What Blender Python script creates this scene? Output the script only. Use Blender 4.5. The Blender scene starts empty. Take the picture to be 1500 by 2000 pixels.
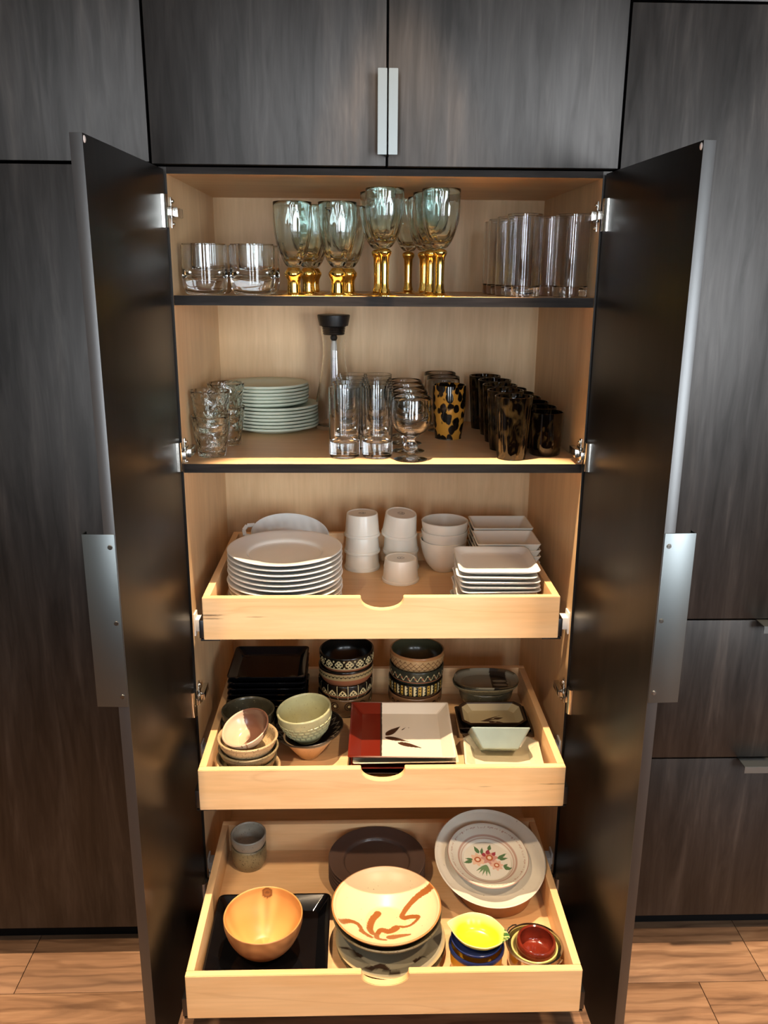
import bpy, bmesh, math, random
import numpy as np
from mathutils import Matrix, Vector
random.seed(7)
np.random.seed(7)
sc = bpy.context.scene
COL = sc.collection
PI = math.pi
R = math.radians

# ------------------------------------------------------------------ camera
cd = bpy.data.cameras.new('camera')
cam = bpy.data.objects.new('camera', cd)
COL.objects.link(cam)
cr = Vector((0.99956848, -0.02851781, 0.00704146))
cu = Vector((0.00096889, 0.27159367, 0.96241152))
cf = Vector((0.02935829, 0.9619894, -0.2715041))
cam.matrix_world = Matrix(((cr.x, cu.x, -cf.x, -0.0553), (cr.y, cu.y, -cf.y, -1.8205), (cr.z, cu.z, -cf.z, 1.6784), (0, 0, 0, 1)))
cd.sensor_fit = 'HORIZONTAL'
cd.sensor_width = 36.0
cd.lens = 1658.24 / 1500 * 36
cd.clip_start = 0.02
sc.camera = cam

# ------------------------------------------------------------------ world, daylight, exposure
w = bpy.data.worlds.new('sky')
sc.world = w
w.use_nodes = True
w.node_tree.nodes['Background'].inputs[0].default_value = (0.72, 0.84, 1.0, 1)
w.node_tree.nodes['Background'].inputs[1].default_value = 1.0
vs = sc.view_settings
vs.view_transform = 'Standard'
vs.look = 'None'
vs.gamma = 1.0
vs.use_curve_mapping = False
vs.exposure = 0.42
sc.cycles.max_bounces = 16
sc.cycles.transmission_bounces = 16
sc.cycles.transparent_max_bounces = 24
sc.cycles.glossy_bounces = 5
sc.cycles.diffuse_bounces = 4

ROOM_X0, ROOM_X1, ROOM_Y0, ROOM_Y1, CEIL = -2.3, 3.3, -4.6, 0.64, 2.74
WINDOWS = [(-1.05, -0.5), (0.2, 0.75), (1.75, 3.15)]       # x spans of the windows in the wall opposite
WZ0, WZ1 = 0.6, 2.62
DAYLIGHT = 15.0       # radiance of the sky in the windows
for k, (x0, x1) in enumerate(WINDOWS):
    ld = bpy.data.lights.new('daylight', 'AREA')
    ld.shape = 'RECTANGLE'
    ld.size = x1 - x0
    ld.size_y = WZ1 - WZ0
    ld.color = (0.86, 0.94, 1.0)
    ld.energy = DAYLIGHT * (1.0, 1.0, 1.0)[k] * PI * (x1 - x0) * (WZ1 - WZ0)
    lo = bpy.data.objects.new('daylight', ld)
    COL.objects.link(lo)
    lo.location = ((x0 + x1) / 2, ROOM_Y0 - 0.10, (WZ0 + WZ1) / 2)
    lo.rotation_euler = (R(90), 0, 0)
LAMP_POWER = 280.0
LAMP_COLOR = (1.0, 0.74, 0.48)
LAMPS = [(-1.3, -0.215, 'white recessed ceiling downlight in front of the left tall cabinet'), (0.03, -0.215, 'white recessed ceiling downlight right above the open cupboard'),
         (1.3, -0.215, 'white recessed ceiling downlight in front of the right tall cabinet'), (-0.75, -1.65, 'white recessed ceiling downlight mid-room on the left'), (0.8, -1.65, 'white recessed ceiling downlight mid-room on the right')]

# ------------------------------------------------------------------ helpers
def link(o, parent=None):
    COL.objects.link(o)
    if parent:
        o.parent = parent
    return o

def tag(o, label=None, cat=None, group=None, kind=None):
    if label: o['label'] = label
    if cat: o['category'] = cat
    if group: o['group'] = group
    if kind: o['kind'] = kind
    return o

def empty(name, loc=(0, 0, 0), label=None, cat=None, group=None, parent=None):
    o = bpy.data.objects.new(name, None)
    o.empty_display_size = 0.05
    link(o, parent)
    o.location = loc
    return tag(o, label, cat, group)

def finish(me, mat, smooth=True, angle=38):
    if mat: me.materials.append(mat)
    if smooth:
        me.polygons.foreach_set('use_smooth', [True] * len(me.polygons))
        me.set_sharp_from_angle(angle=R(angle))
    me.update()
    return me

def obj(name, me, parent=None, loc=(0, 0, 0), rot=(0, 0, 0)):
    o = bpy.data.objects.new(name, me)
    link(o, parent)
    o.location = loc
    o.rotation_euler = rot
    return o

def bm_mesh(name, bm, mat, smooth=True, angle=38):
    bmesh.ops.recalc_face_normals(bm, faces=bm.faces)
    me = bpy.data.meshes.new(name)
    bm.to_mesh(me)
    bm.free()
    return finish(me, mat, smooth, angle)

def add_box(bm, x0, x1, y0, y1, z0, z1, bev=0.0, M=None):
    v = [bm.verts.new((x, y, z)) for x in (x0, x1) for y in (y0, y1) for z in (z0, z1)]
    fs = [bm.faces.new([v[i] for i in q]) for q in ((0, 1, 3, 2), (4, 6, 7, 5), (0, 4, 5, 1), (2, 3, 7, 6), (0, 2, 6, 4), (1, 5, 7, 3))]
    if bev > 0:
        es = list({e for f in fs for e in f.edges})
        r_ = bmesh.ops.bevel(bm, geom=es, offset=bev, segments=2, affect='EDGES', profile=0.6)
        v = list({q for f in r_['faces'] for q in f.verts} | {q for q in v if q.is_valid})
    if M is not None:
        bmesh.ops.transform(bm, matrix=M, verts=[q for q in v if q.is_valid])

def box(name, x0, x1, y0, y1, z0, z1, mat, parent=None, bev=0.0, smooth=True):
    """box in world coordinates; a child keeps them whatever its parent's place"""
    bm = bmesh.new()
    add_box(bm, x0, x1, y0, y1, z0, z1, bev)
    o = obj(name, bm_mesh(name, bm, mat, smooth), parent)
    if parent: o.location = -world_loc(parent)
    return o

def world_loc(o):
    p = Vector(o.location)
    while o.parent:
        o = o.parent
        p += Vector(o.location)
    return p

def prism(name, poly, axis, a0, a1, mat, parent=None, bev=0.0, world=True):
    """polygon extruded along an axis; poly is in the other two axes"""
    bm = bmesh.new()
    def P(u, v, a):
        return {'x': (a, u, v), 'y': (u, a, v), 'z': (u, v, a)}[axis]
    A = [bm.verts.new(P(u, v, a0)) for u, v in poly]
    B = [bm.verts.new(P(u, v, a1)) for u, v in poly]
    bm.faces.new(A)
    bm.faces.new(B)
    n = len(poly)
    for i in range(n):
        bm.faces.new((A[i], A[(i + 1) % n], B[(i + 1) % n], B[i]))
    if bev:
        bmesh.ops.recalc_face_normals(bm, faces=bm.faces)
        es = [e for e in bm.edges if len(e.link_faces) == 2 and e.calc_face_angle(0) > R(50)]
        bmesh.ops.bevel(bm, geom=es, offset=bev, segments=2, affect='EDGES')
    o = obj(name, bm_mesh(name, bm, mat), parent)
    if parent and world: o.location = -world_loc(parent)
    return o

def spl(pts, n=6):
    """Catmull-Rom through 2-D points"""
    P = [np.array(q, float) for q in pts]
    P = [2 * P[0] - P[1]] + P + [2 * P[-1] - P[-2]]
    out = []
    for i in range(1, len(P) - 2):
        for k in range(n):
            t = k / n
            a, b, c, d = P[i - 1:i + 3]
            q = 0.5 * ((2 * b) + (-a + c) * t + (2 * a - 5 * b + 4 * c - d) * t * t + (-a + 3 * b - 3 * c + d) * t ** 3)
            out.append((max(q[0], 0.0), q[1]))
    out.append(tuple(P[-2]))
    return out

def wall(outer, t, floor, rim=True):
    """closed vessel profile from an outer profile (bottom centre to rim) and a wall thickness"""
    inner = [(max(r - t, 0.0), z) for r, z in outer if z > floor + 1e-5]
    k = next(i for i, q in enumerate(outer) if q[1] > floor + 1e-5)
    rf = max(outer[k][0] - t, 0)
    top = outer[-1]
    prof = list(outer)
    if rim: prof.append((top[0] - t * 0.5, top[1] + t * 0.35))
    prof += list(reversed(inner))
    prof += [(rf * 0.92, floor), (rf * 0.45, floor - t * 0.02), (0.0, floor)]
    return prof

def lathe_mesh(name, prof, mat, segs=48, ribs=None, sx=1.0, sy=1.0, warp=None, angle=38, cut=True):
    """surface of revolution; ribs = (count, amplitude, z0, z1); warp(x,y,z) moves points"""
    prof = [(max(r, 0.0), z) for r, z in prof]
    bm = bmesh.new()
    rings = []
    for r, z in prof:
        if r < 1e-6:
            rings.append([bm.verts.new((0, 0, z))])
            continue
        rg = []
        for i in range(segs):
            t = 2 * PI * i / segs
            rr = r
            if ribs and ribs[2] <= z <= ribs[3]:
                fade = min(1, (z - ribs[2]) / 0.01, max(0, (ribs[3] - z)) / 0.01 + 0.001)
                rr = r * (1 + ribs[1] * fade * math.cos(ribs[0] * t))
            rg.append(bm.verts.new((rr * math.cos(t) * sx, rr * math.sin(t) * sy, z)))
        rings.append(rg)
    for a, b in zip(rings, rings[1:]):
        if len(a) == 1 and len(b) == 1: continue
        for i in range(segs):
            j = (i + 1) % segs
            if len(a) == 1: bm.faces.new((a[0], b[j], b[i]))
            elif len(b) == 1: bm.faces.new((a[i], a[j], b[0]))
            else: bm.faces.new((a[i], a[j], b[j], b[i]))
    if warp:
        for v in bm.verts: v.co = warp(*v.co)
    return bm_mesh(name, bm, mat, True, angle)

def lathe(name, prof, mat, loc=(0, 0, 0), parent=None, rot=(0, 0, 0), **kw):
    return obj(name, lathe_mesh(name, prof, mat, **kw), parent, loc, rot)

def rr_loop(hx, hy, c, n=5):
    """rounded (n>1) or chamfered (n=1) rectangle, counter-clockwise"""
    out = []
    for qx, qy, a0 in ((1, 1, 0), (-1, 1, 90), (-1, -1, 180), (1, -1, 270)):
        for k in range(n + 1):
            a = R(a0 + 90 * k / n)
            out.append((qx * (hx - c) + c * math.cos(a), qy * (hy - c) + c * math.sin(a)))
    return out

def dish_mesh(name, rings, mat, n=5, sub=1, angle=38, warp=None, power=None):
    """rectangular dish from rings (hx, hy, corner, z); first and last are capped; sub splits sides and gaps for painting"""
    bm = bmesh.new()
    def loop(hx, hy, c):
        L = rr_loop(hx, hy, c, n)
        if sub > 1:
            M_ = []
            for i, q in enumerate(L):
                q2 = L[(i + 1) % len(L)]
                k = sub if (i % (n + 1)) == n else 1
                for j in range(k): M_.append((q[0] + (q2[0] - q[0]) * j / k, q[1] + (q2[1] - q[1]) * j / k))
            L = M_
        return L
    prev = None
    R_ = []
    for (hx, hy, c, z) in rings:
        R_.append([bm.verts.new((x, y, z)) for x, y in loop(hx, hy, c)])
    m = len(R_[0])
    for a, b in zip(R_, R_[1:]):
        for i in range(m): bm.faces.new((a[i], a[(i + 1) % m], b[(i + 1) % m], b[i]))
    bm.faces.new(list(reversed(R_[0])))
    bm.faces.new(R_[-1])
    if warp:
        for v in bm.verts: v.co = warp(*v.co)
    return bm_mesh(name, bm, mat, True, angle)

def paint(me, fn):
    """a print or glaze pattern as a colour attribute: fn(x, y, z, nx, ny, nz) -> (n,3) linear colour"""
    n = len(me.vertices)
    co = np.empty(n * 3, np.float32)
    me.vertices.foreach_get('co', co)
    no = np.empty(n * 3, np.float32)
    me.vertex_normals.foreach_get('vector', no)
    co = co.reshape(-1, 3)
    no = no.reshape(-1, 3)
    c = np.ones((n, 4), np.float32)
    c[:, :3] = fn(co[:, 0], co[:, 1], co[:, 2], no[:, 0], no[:, 1], no[:, 2])
    at = me.color_attributes.new('glaze', 'FLOAT_COLOR', 'POINT')
    at.data.foreach_set('color', c.ravel())

def srgb(r, g, b):
    f = lambda c: (c / 255 / 12.92) if c / 255 <= 0.04045 else ((c / 255 + 0.055) / 1.055) ** 2.4
    return (f(r), f(g), f(b))

def dup(root, loc=None, rot=None, label=None, parent=None):
    r_ = root.copy()
    COL.objects.link(r_)
    if parent: r_.parent = parent
    if loc is not None: r_.location = loc
    if rot is not None: r_.rotation_euler = rot
    if label: r_['label'] = label
    for ch in list(root.children):
        c_ = ch.copy()
        COL.objects.link(c_)
        c_.parent = r_
        for g in list(ch.children):
            d_ = g.copy()
            COL.objects.link(d_)
            d_.parent = c_
    return r_

ORD = ['topmost', 'second from top', 'third from top', 'fourth from top', 'fifth from top', 'sixth from top',
       'seventh from top', 'eighth from top', 'ninth from top', 'tenth from top', 'eleventh from top', 'twelfth from top',
       'thirteenth from top', 'fourteenth from top']

# ------------------------------------------------------------------ materials
MATS = {}
def nmat(name):
    m = bpy.data.materials.new(name)
    m.use_nodes = True
    MATS[name] = m
    nt = m.node_tree
    return m, nt, nt.nodes['Principled BSDF'], nt.nodes, nt.links

def simple(name, col, rough=0.4, metal=0.0, spec=0.5, trans=0.0, ior=1.45, coat=0.0):
    m, nt, b, N, L = nmat(name)
    b.inputs['Base Color'].default_value = (*col, 1)
    b.inputs['Roughness'].default_value = rough
    b.inputs['Metallic'].default_value = metal
    b.inputs['Specular IOR Level'].default_value = spec
    b.inputs['Transmission Weight'].default_value = trans
    b.inputs['IOR'].default_value = ior
    b.inputs['Coat Weight'].default_value = coat
    return m

def ramp(N, stops):
    r_ = N.new('ShaderNodeValToRGB')
    e = r_.color_ramp.elements
    e[0].position, e[0].color = stops[0][0], (*stops[0][1], 1)
    e[1].position, e[1].color = stops[-1][0], (*stops[-1][1], 1)
    for p_, c_ in stops[1:-1]:
        q = e.new(p_)
        q.color = (*c_, 1)
    return r_

def coords(N, L, scale=(1, 1, 1), rnd=False, loc=(0, 0, 0)):
    tc = N.new('ShaderNodeTexCoord')
    mp = N.new('ShaderNodeMapping')
    mp.inputs['Scale'].default_value = scale
    mp.inputs['Location'].default_value = loc
    if rnd:
        oi = N.new('ShaderNodeObjectInfo')
        ml = N.new('ShaderNodeMath')
        ml.operation = 'MULTIPLY'
        ml.inputs[1].default_value = 37.0
        L.new(oi.outputs['Random'], ml.inputs[0])
        ad = N.new('ShaderNodeVectorMath')
        ad.operation = 'ADD'
        L.new(tc.outputs['Object'], ad.inputs[0])
        L.new(ml.outputs[0], ad.inputs[1])
        L.new(ad.outputs[0], mp.inputs['Vector'])
    else:
        L.new(tc.outputs['Object'], mp.inputs['Vector'])
    return mp

def noise(N, L, vec, scale, detail=4, rough=0.55, dist=0.0):
    n = N.new('ShaderNodeTexNoise')
    n.inputs['Scale'].default_value = scale
    n.inputs['Detail'].default_value = detail
    n.inputs['Roughness'].default_value = rough
    n.inputs['Distortion'].default_value = dist
    L.new(vec.outputs[0], n.inputs['Vector'])
    return n

def mixc(N, L, a, b, fac, mode='MIX'):
    m = N.new('ShaderNodeMix')
    m.data_type = 'RGBA'
    m.blend_type = mode
    for s, v in ((6, a), (7, b), (0, fac)):
        if hasattr(v, 'outputs') or hasattr(v, 'is_linked'):
            L.new(v if hasattr(v, 'is_linked') else v.outputs[0], m.inputs[s])
        elif isinstance(v, tuple): m.inputs[s].default_value = (*v, 1)
        else: m.inputs[s].default_value = v
    return m

def wood_dark(name, c0, c1, c2, rough, axis='z', bump=0.04, spec=0.6):
    m, nt, b, N, L = nmat(name)
    st = {'z': (1, 1, 0.055), 'x': (0.055, 1, 1)}[axis]
    lo = {'z': (1, 1, 0.10), 'x': (0.10, 1, 1)}[axis]
    fine = noise(N, L, coords(N, L, st), 160, 3, 0.6)
    mid = noise(N, L, coords(N, L, lo), 15, 5, 0.62, 0.7)
    broad = noise(N, L, coords(N, L, lo), 48, 4, 0.6, 0.8)
    r1 = ramp(N, [(0.36, c0), (0.54, c1), (0.74, c2)])
    L.new(mid.outputs[0], r1.inputs[0])
    r2 = ramp(N, [(0.36, (0.72, 0.72, 0.72)), (0.66, (1.2, 1.2, 1.2))])
    L.new(broad.outputs[0], r2.inputs[0])
    r3 = ramp(N, [(0.35, (0.72, 0.72, 0.72)), (0.68, (1.22, 1.22, 1.22))])
    L.new(fine.outputs[0], r3.inputs[0])
    a = mixc(N, L, r1, r2, 1.0, 'MULTIPLY')
    c = mixc(N, L, a.outputs[2], r3, 1.0, 'MULTIPLY')
    L.new(c.outputs[2], b.inputs['Base Color'])
    b.inputs['Roughness'].default_value = rough
    b.inputs['Specular IOR Level'].default_value = spec
    b.inputs['Specular Tint'].default_value = (1.0, 0.92, 0.87, 1)
    if not bump: return m
    sg = N.new('ShaderNodeMapRange')
    sg.inputs[1].default_value = 0.38
    sg.inputs[2].default_value = 0.66
    sg.inputs[3].default_value = spec * 0.72
    sg.inputs[4].default_value = spec * 1.22
    mm = N.new('ShaderNodeMath')
    mm.operation = 'MULTIPLY_ADD'
    mm.inputs[1].default_value = 0.45
    L.new(broad.outputs[0], mm.inputs[0])
    mh = N.new('ShaderNodeMath')
    mh.operation = 'MULTIPLY'
    mh.inputs[1].default_value = 0.55
    L.new(mid.outputs[0], mh.inputs[0])
    L.new(mh.outputs[0], mm.inputs[2])
    L.new(mm.outputs[0], sg.inputs[0])
    L.new(sg.outputs[0], b.inputs['Specular IOR Level'])
    rr = N.new('ShaderNodeMapRange')
    rr.inputs[3].default_value = rough - 0.05
    rr.inputs[4].default_value = rough + 0.08
    L.new(mid.outputs[0], rr.inputs[0])
    L.new(rr.outputs[0], b.inputs['Roughness'])
    bp = N.new('ShaderNodeBump')
    bp.inputs['Strength'].default_value = bump
    bp.inputs['Distance'].default_value = 0.001
    L.new(fine.outputs[0], bp.inputs['Height'])
    L.new(bp.outputs[0], b.inputs['Normal'])
    return m

DARK = wood_dark('dark_stained_veneer', (0.004, 0.0032, 0.0030), (0.008, 0.0062, 0.0055), (0.032, 0.024, 0.0195), 0.38)
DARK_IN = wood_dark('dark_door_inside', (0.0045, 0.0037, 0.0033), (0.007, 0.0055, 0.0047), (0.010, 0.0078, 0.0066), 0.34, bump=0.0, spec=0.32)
DARK_X = wood_dark('dark_edge_banding', (0.012, 0.009, 0.008), (0.018, 0.0135, 0.012), (0.028, 0.021, 0.018), 0.5, 'x', 0.02, 0.2)
EDGE = simple('door_edge_band', (0.026, 0.021, 0.020), 0.34, 0, 0.5, 0, 1.9)
BLACK = simple('black_shadow_gap', (0.004, 0.0035, 0.0035), 0.7, 0, 0.15)

def maple(name, c0, c1, streak, axis, rough=0.42, marks=0.0, knots=()):
    m, nt, b, N, L = nmat(name)
    st = {'z': (1, 1, 0.06), 'x': (0.06, 1, 1), 'y': (1, 0.06, 1)}[axis]
    lo = {'z': (1, 1, 0.2), 'x': (0.14, 1, 1), 'y': (1, 0.14, 1)}[axis]
    f = noise(N, L, coords(N, L, st), 120, 3)
    g = noise(N, L, coords(N, L, lo, True), 16, 4, 0.55, 0.7)
    r1 = ramp(N, [(0.35, c0), (0.65, c1)])
    L.new(g.outputs[0], r1.inputs[0])
    r2 = ramp(N, [(0.3, (0.94, 0.93, 0.91)), (0.7, (1.04, 1.04, 1.04))])
    L.new(f.outputs[0], r2.inputs[0])
    a = mixc(N, L, r1, r2, 1.0, 'MULTIPLY')
    out = a.outputs[2]
    if marks:
        h = noise(N, L, coords(N, L, lo, True, (3, 1, 5)), 7, 4, 0.5, 0.8)
        r3 = ramp(N, [(0.485, (0, 0, 0)), (0.5, (1, 1, 1)), (0.515, (0, 0, 0))])
        L.new(h.outputs[0], r3.inputs[0])
        ms = N.new('ShaderNodeMath')
        ms.operation = 'MULTIPLY'
        ms.inputs[1].default_value = marks
        L.new(r3.outputs[0], ms.inputs[0])
        a2 = mixc(N, L, out, streak, ms)
        out = a2.outputs[2]
    for (kx, kz, kl, kh, amt) in knots:
        mp = coords(N, L, (1 / kl, 0, 1 / kh), False, (-kx / kl, 0, -kz / kh))
        ds = N.new('ShaderNodeVectorMath')
        ds.operation = 'LENGTH'
        L.new(mp.outputs[0], ds.inputs[0])
        wb = noise(N, L, coords(N, L, (60, 1, 400)), 1.0, 3)
        ad = N.new('ShaderNodeMath')
        ad.operation = 'ADD'
        L.new(ds.outputs['Value'], ad.inputs[0])
        L.new(wb.outputs[0], ad.inputs[1])
        rk = ramp(N, [(0.55, (amt, amt, amt)), (1.0, (0, 0, 0))])
        dv = N.new('ShaderNodeMath')
        dv.operation = 'MULTIPLY'
        dv.inputs[1].default_value = 0.7
        L.new(ad.outputs[0], dv.inputs[0])
        L.new(dv.outputs[0], rk.inputs[0])
        out = mixc(N, L, out, srgb(92, 66, 44), rk).outputs[2]
    L.new(out, b.inputs['Base Color'])
    b.inputs['Roughness'].default_value = rough
    b.inputs['Specular IOR Level'].default_value = 0.35
    return m

MAPLE = maple('maple_interior', srgb(214, 178, 134), srgb(226, 192, 148), srgb(190, 150, 110), 'z')
MAPLE_S = maple('maple_shelf', srgb(218, 176, 130), srgb(228, 190, 144), srgb(190, 150, 110), 'x')
MAPLE_D = maple('maple_drawer', srgb(236, 190, 138), srgb(243, 202, 154), srgb(200, 146, 100), 'x', 0.38, 0.22, ((-0.388, 0.942, 0.045, 0.0030, 0.75), (-0.385, 0.934, 0.035, 0.0026, 0.6), (-0.285, 0.9375, 0.03, 0.002, 0.5), (0.375, 0.602, 0.045, 0.0026, 0.5), (0.22, 0.597, 0.02, 0.002, 0.35)))
MAPLE_DY = maple('maple_drawer_side', srgb(228, 184, 132), srgb(238, 198, 150), srgb(196, 148, 104), 'y', 0.38)

STEEL = simple('brushed_nickel', (0.20, 0.215, 0.215), 0.36, 1.0)
CHROME = simple('polished_nickel', (0.72, 0.69, 0.64), 0.18, 1.0)
SLIDE = simple('dark_slide_steel', (0.10, 0.10, 0.105), 0.35, 1.0)
WPLASTIC = simple('white_plastic', (0.82, 0.82, 0.80), 0.4)
RUBBER = simple('clear_bumper', (0.75, 0.62, 0.56), 0.3)
WALLP = simple('wall_paint', (0.24, 0.23, 0.215), 0.8)
CEILP = simple('ceiling_paint', (0.45, 0.44, 0.42), 0.85)
FRAMEP = simple('window_frame_paint', (0.05, 0.05, 0.05), 0.5)

def plank_mat():
    m, nt, b, N, L = nmat('oak_plank')
    g = noise(N, L, coords(N, L, (0.16, 1, 1), True), 9, 5, 0.6, 2.2)
    f = noise(N, L, coords(N, L, (0.05, 1, 1), True), 150, 3)
    wv = N.new('ShaderNodeTexWave')
    wv.wave_type = 'BANDS'
    wv.bands_direction = 'Y'
    wv.inputs['Scale'].default_value = 9
    wv.inputs['Distortion'].default_value = 9
    wv.inputs['Detail'].default_value = 3
    wv.inputs['Detail Scale'].default_value = 1.6
    L.new(coords(N, L, (0.22, 1, 1), True).outputs[0], wv.inputs['Vector'])
    r1 = ramp(N, [(0.25, srgb(112, 84, 64)), (0.5, srgb(150, 115, 88)), (0.8, srgb(182, 146, 114))])
    L.new(g.outputs[0], r1.inputs[0])
    r2 = ramp(N, [(0.0, (0.62, 0.58, 0.56)), (0.35, (1, 1, 1)), (1.0, (1.06, 1.05, 1.04))])
    L.new(wv.outputs[0], r2.inputs[0])
    r3 = ramp(N, [(0.3, (0.86, 0.85, 0.84)), (0.7, (1.06, 1.06, 1.06))])
    L.new(f.outputs[0], r3.inputs[0])
    a = mixc(N, L, r1, r2, 0.75, 'MULTIPLY')
    c = mixc(N, L, a.outputs[2], r3, 1.0, 'MULTIPLY')
    L.new(c.outputs[2], b.inputs['Base Color'])
    b.inputs['Roughness'].default_value = 0.42
    return m
PLANK = plank_mat()

def glass(name, col, rough=0.0, ior=1.47):
    m = simple(name, col, rough, 0, 0.5, 1.0, ior)
    return m
CLEAR = glass('clear_glass', (0.97, 0.985, 0.98))
ACRYL = glass('clear_acrylic', (0.93, 0.92, 0.92), 0.0, 1.44)
AQUA = glass('aqua_glass', (0.90, 0.975, 0.955))
FROST = simple('frosted_green_glass', srgb(226, 234, 214), 0.4, 0, 0.4, 0.25, 1.25)
GOLD = simple('gold_lustre', (0.95, 0.62, 0.16), 0.14, 1.0)

def bumpy_glass():
    m = glass('dimpled_glass', (0.95, 0.97, 0.94))
    N, L = m.node_tree.nodes, m.node_tree.links
    n = noise(N, L, coords(N, L, (1, 1, 1)), 60, 1, 0.4, 0.6)
    bp = N.new('ShaderNodeBump')
    bp.inputs['Strength'].default_value = 0.9
    bp.inputs['Distance'].default_value = 0.006
    L.new(n.outputs[0], bp.inputs['Height'])
    L.new(bp.outputs[0], N['Principled BSDF'].inputs['Normal'])
    return m
DIMPLE = bumpy_glass()

def tortoise(name, light, scale, lo, hi):
    m = glass(name, light, 0.04)
    N, L = m.node_tree.nodes, m.node_tree.links
    b = N['Principled BSDF']
    n = noise(N, L, coords(N, L, (1, 1, 0.55), True), scale, 3, 0.55, 1.0)
    r1 = ramp(N, [(lo, (0.010, 0.006, 0.004)), (hi, light)])
    L.new(n.outputs[0], r1.inputs[0])
    L.new(r1.outputs[0], b.inputs['Base Color'])
    b.inputs['Transmission Weight'].default_value = 0.8
    return m
TORT = tortoise('tortoiseshell_glass', (0.40, 0.24, 0.08), 46, 0.50, 0.78)
TORT2 = tortoise('mottled_amber_glass', (0.40, 0.24, 0.08), 70, 0.52, 0.76)

def leopard():
    m, nt, b, N, L = nmat('leopard_glass')
    mp = coords(N, L, (1, 1, 0.72))
    wob = noise(N, L, mp, 40, 2)
    ad = N.new('ShaderNodeVectorMath')
    ad.operation = 'MULTIPLY_ADD'
    L.new(wob.outputs['Color'], ad.inputs[0])
    ad.inputs[1].default_value = (0.012, 0.012, 0.012)
    L.new(mp.outputs[0], ad.inputs[2])
    v = N.new('ShaderNodeTexVoronoi')
    v.feature = 'F1'
    v.inputs['Scale'].default_value = 54
    v.inputs['Randomness'].default_value = 0.85
    L.new(ad.outputs[0], v.inputs['Vector'])
    r1 = ramp(N, [(0.50, (0.006, 0.004, 0.003)), (0.56, srgb(190, 132, 50))])
    L.new(v.outputs['Distance'], r1.inputs[0])
    L.new(r1.outputs[0], b.inputs['Base Color'])
    b.inputs['Roughness'].default_value = 0.08
    return m
LEOP = leopard()

def ceramic(name, col, rough=0.25, speck=None, amount=0.62, scale=260, var=0.12, coat=0.0, bump=0.0):
    m, nt, b, N, L = nmat(name)
    g = noise(N, L, coords(N, L, (1, 1, 1), True), 22, 3)
    lo = tuple(c * (1 - var) for c in col)
    hi = tuple(min(1, c * (1 + var)) for c in col)
    r1 = ramp(N, [(0.35, lo), (0.65, hi)])
    L.new(g.outputs[0], r1.inputs[0])
    out = r1.outputs[0]
    if speck:
        s = noise(N, L, coords(N, L), scale, 2)
        r2 = ramp(N, [(amount, (0, 0, 0)), (amount + 0.05, (1, 1, 1))])
        L.new(s.outputs[0], r2.inputs[0])
        out = mixc(N, L, out, speck, r2).outputs[2]
    L.new(out, b.inputs['Base Color'])
    b.inputs['Roughness'].default_value = rough
    if bump:
        bp = N.new('ShaderNodeBump')
        bp.inputs['Strength'].default_value = bump
        bp.inputs['Distance'].default_value = 0.001
        L.new(g.outputs[0], bp.inputs['Height'])
        L.new(bp.outputs[0], b.inputs['Normal'])
    return m

def painted(name, rough=0.25, speck=None, amount=0.64, scale=260):
    m, nt, b, N, L = nmat(name)
    at = N.new('ShaderNodeAttribute')
    at.attribute_name = 'glaze'
    out = at.outputs['Color']
    if speck:
        s = noise(N, L, coords(N, L), scale, 2)
        r2 = ramp(N, [(amount, (0, 0, 0)), (amount + 0.04, (1, 1, 1))])
        L.new(s.outputs[0], r2.inputs[0])
        out = mixc(N, L, out, speck, r2).outputs[2]
    L.new(out, b.inputs['Base Color'])
    b.inputs['Roughness'].default_value = rough
    return m

PORC = ceramic('white_porcelain', srgb(226, 226, 222), 0.22, var=0.01)
PORC_W = ceramic('warm_white_stoneware', srgb(228, 222, 208), 0.28, var=0.015)
BLACKG = simple('black_glaze', (0.004, 0.004, 0.005), 0.07)
BROWNM = simple('satin_brown_glaze', srgb(86, 68, 60), 0.24)
PAINT = painted('painted_glaze', 0.22)
PAINTM = painted('painted_matte_glaze', 0.38)
PAINTS = painted('painted_speckled_stoneware', 0.36, srgb(96, 70, 46), 0.72, 230)
CELADON = ceramic('celadon_glaze', srgb(168, 166, 128), 0.25, srgb(140, 136, 100), 0.66, 240, 0.08)
DKGREEN = ceramic('dark_green_glaze', srgb(70, 66, 52), 0.22, srgb(120, 112, 88), 0.66, 200, 0.25)
TAN = ceramic('tan_stoneware', srgb(176, 150, 112), 0.5, srgb(92, 74, 52), 0.60, 300, 0.12)
GREYG = ceramic('grey_green_stoneware', srgb(128, 114, 84), 0.4, srgb(78, 66, 46), 0.60, 260, 0.15)
GREYL = ceramic('grey_glazed_stoneware', srgb(158, 148, 132), 0.25, srgb(110, 98, 80), 0.66, 260, 0.08)
TENMOKU = ceramic('black_brown_glaze', srgb(36, 28, 22), 0.2, var=0.3)
CREAM = ceramic('cream_speckled_glaze', srgb(214, 202, 172), 0.28, srgb(60, 48, 36), 0.74, 160, 0.04)
CELBLUE = ceramic('pale_blue_glaze', srgb(150, 166, 158), 0.2, var=0.05)
YELLOW = simple('yellow_enamel', srgb(236, 176, 40), 0.25)
BLUE = simple('cobalt_enamel', srgb(36, 48, 96), 0.18)
REDBR = ceramic('red_brown_glaze', srgb(112, 38, 24), 0.12, var=0.35)
YCREAM = simple('butter_glaze', srgb(222, 204, 130), 0.25)
SSTEEL = simple('stainless', (0.62, 0.60, 0.57), 0.16, 1.0)

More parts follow.
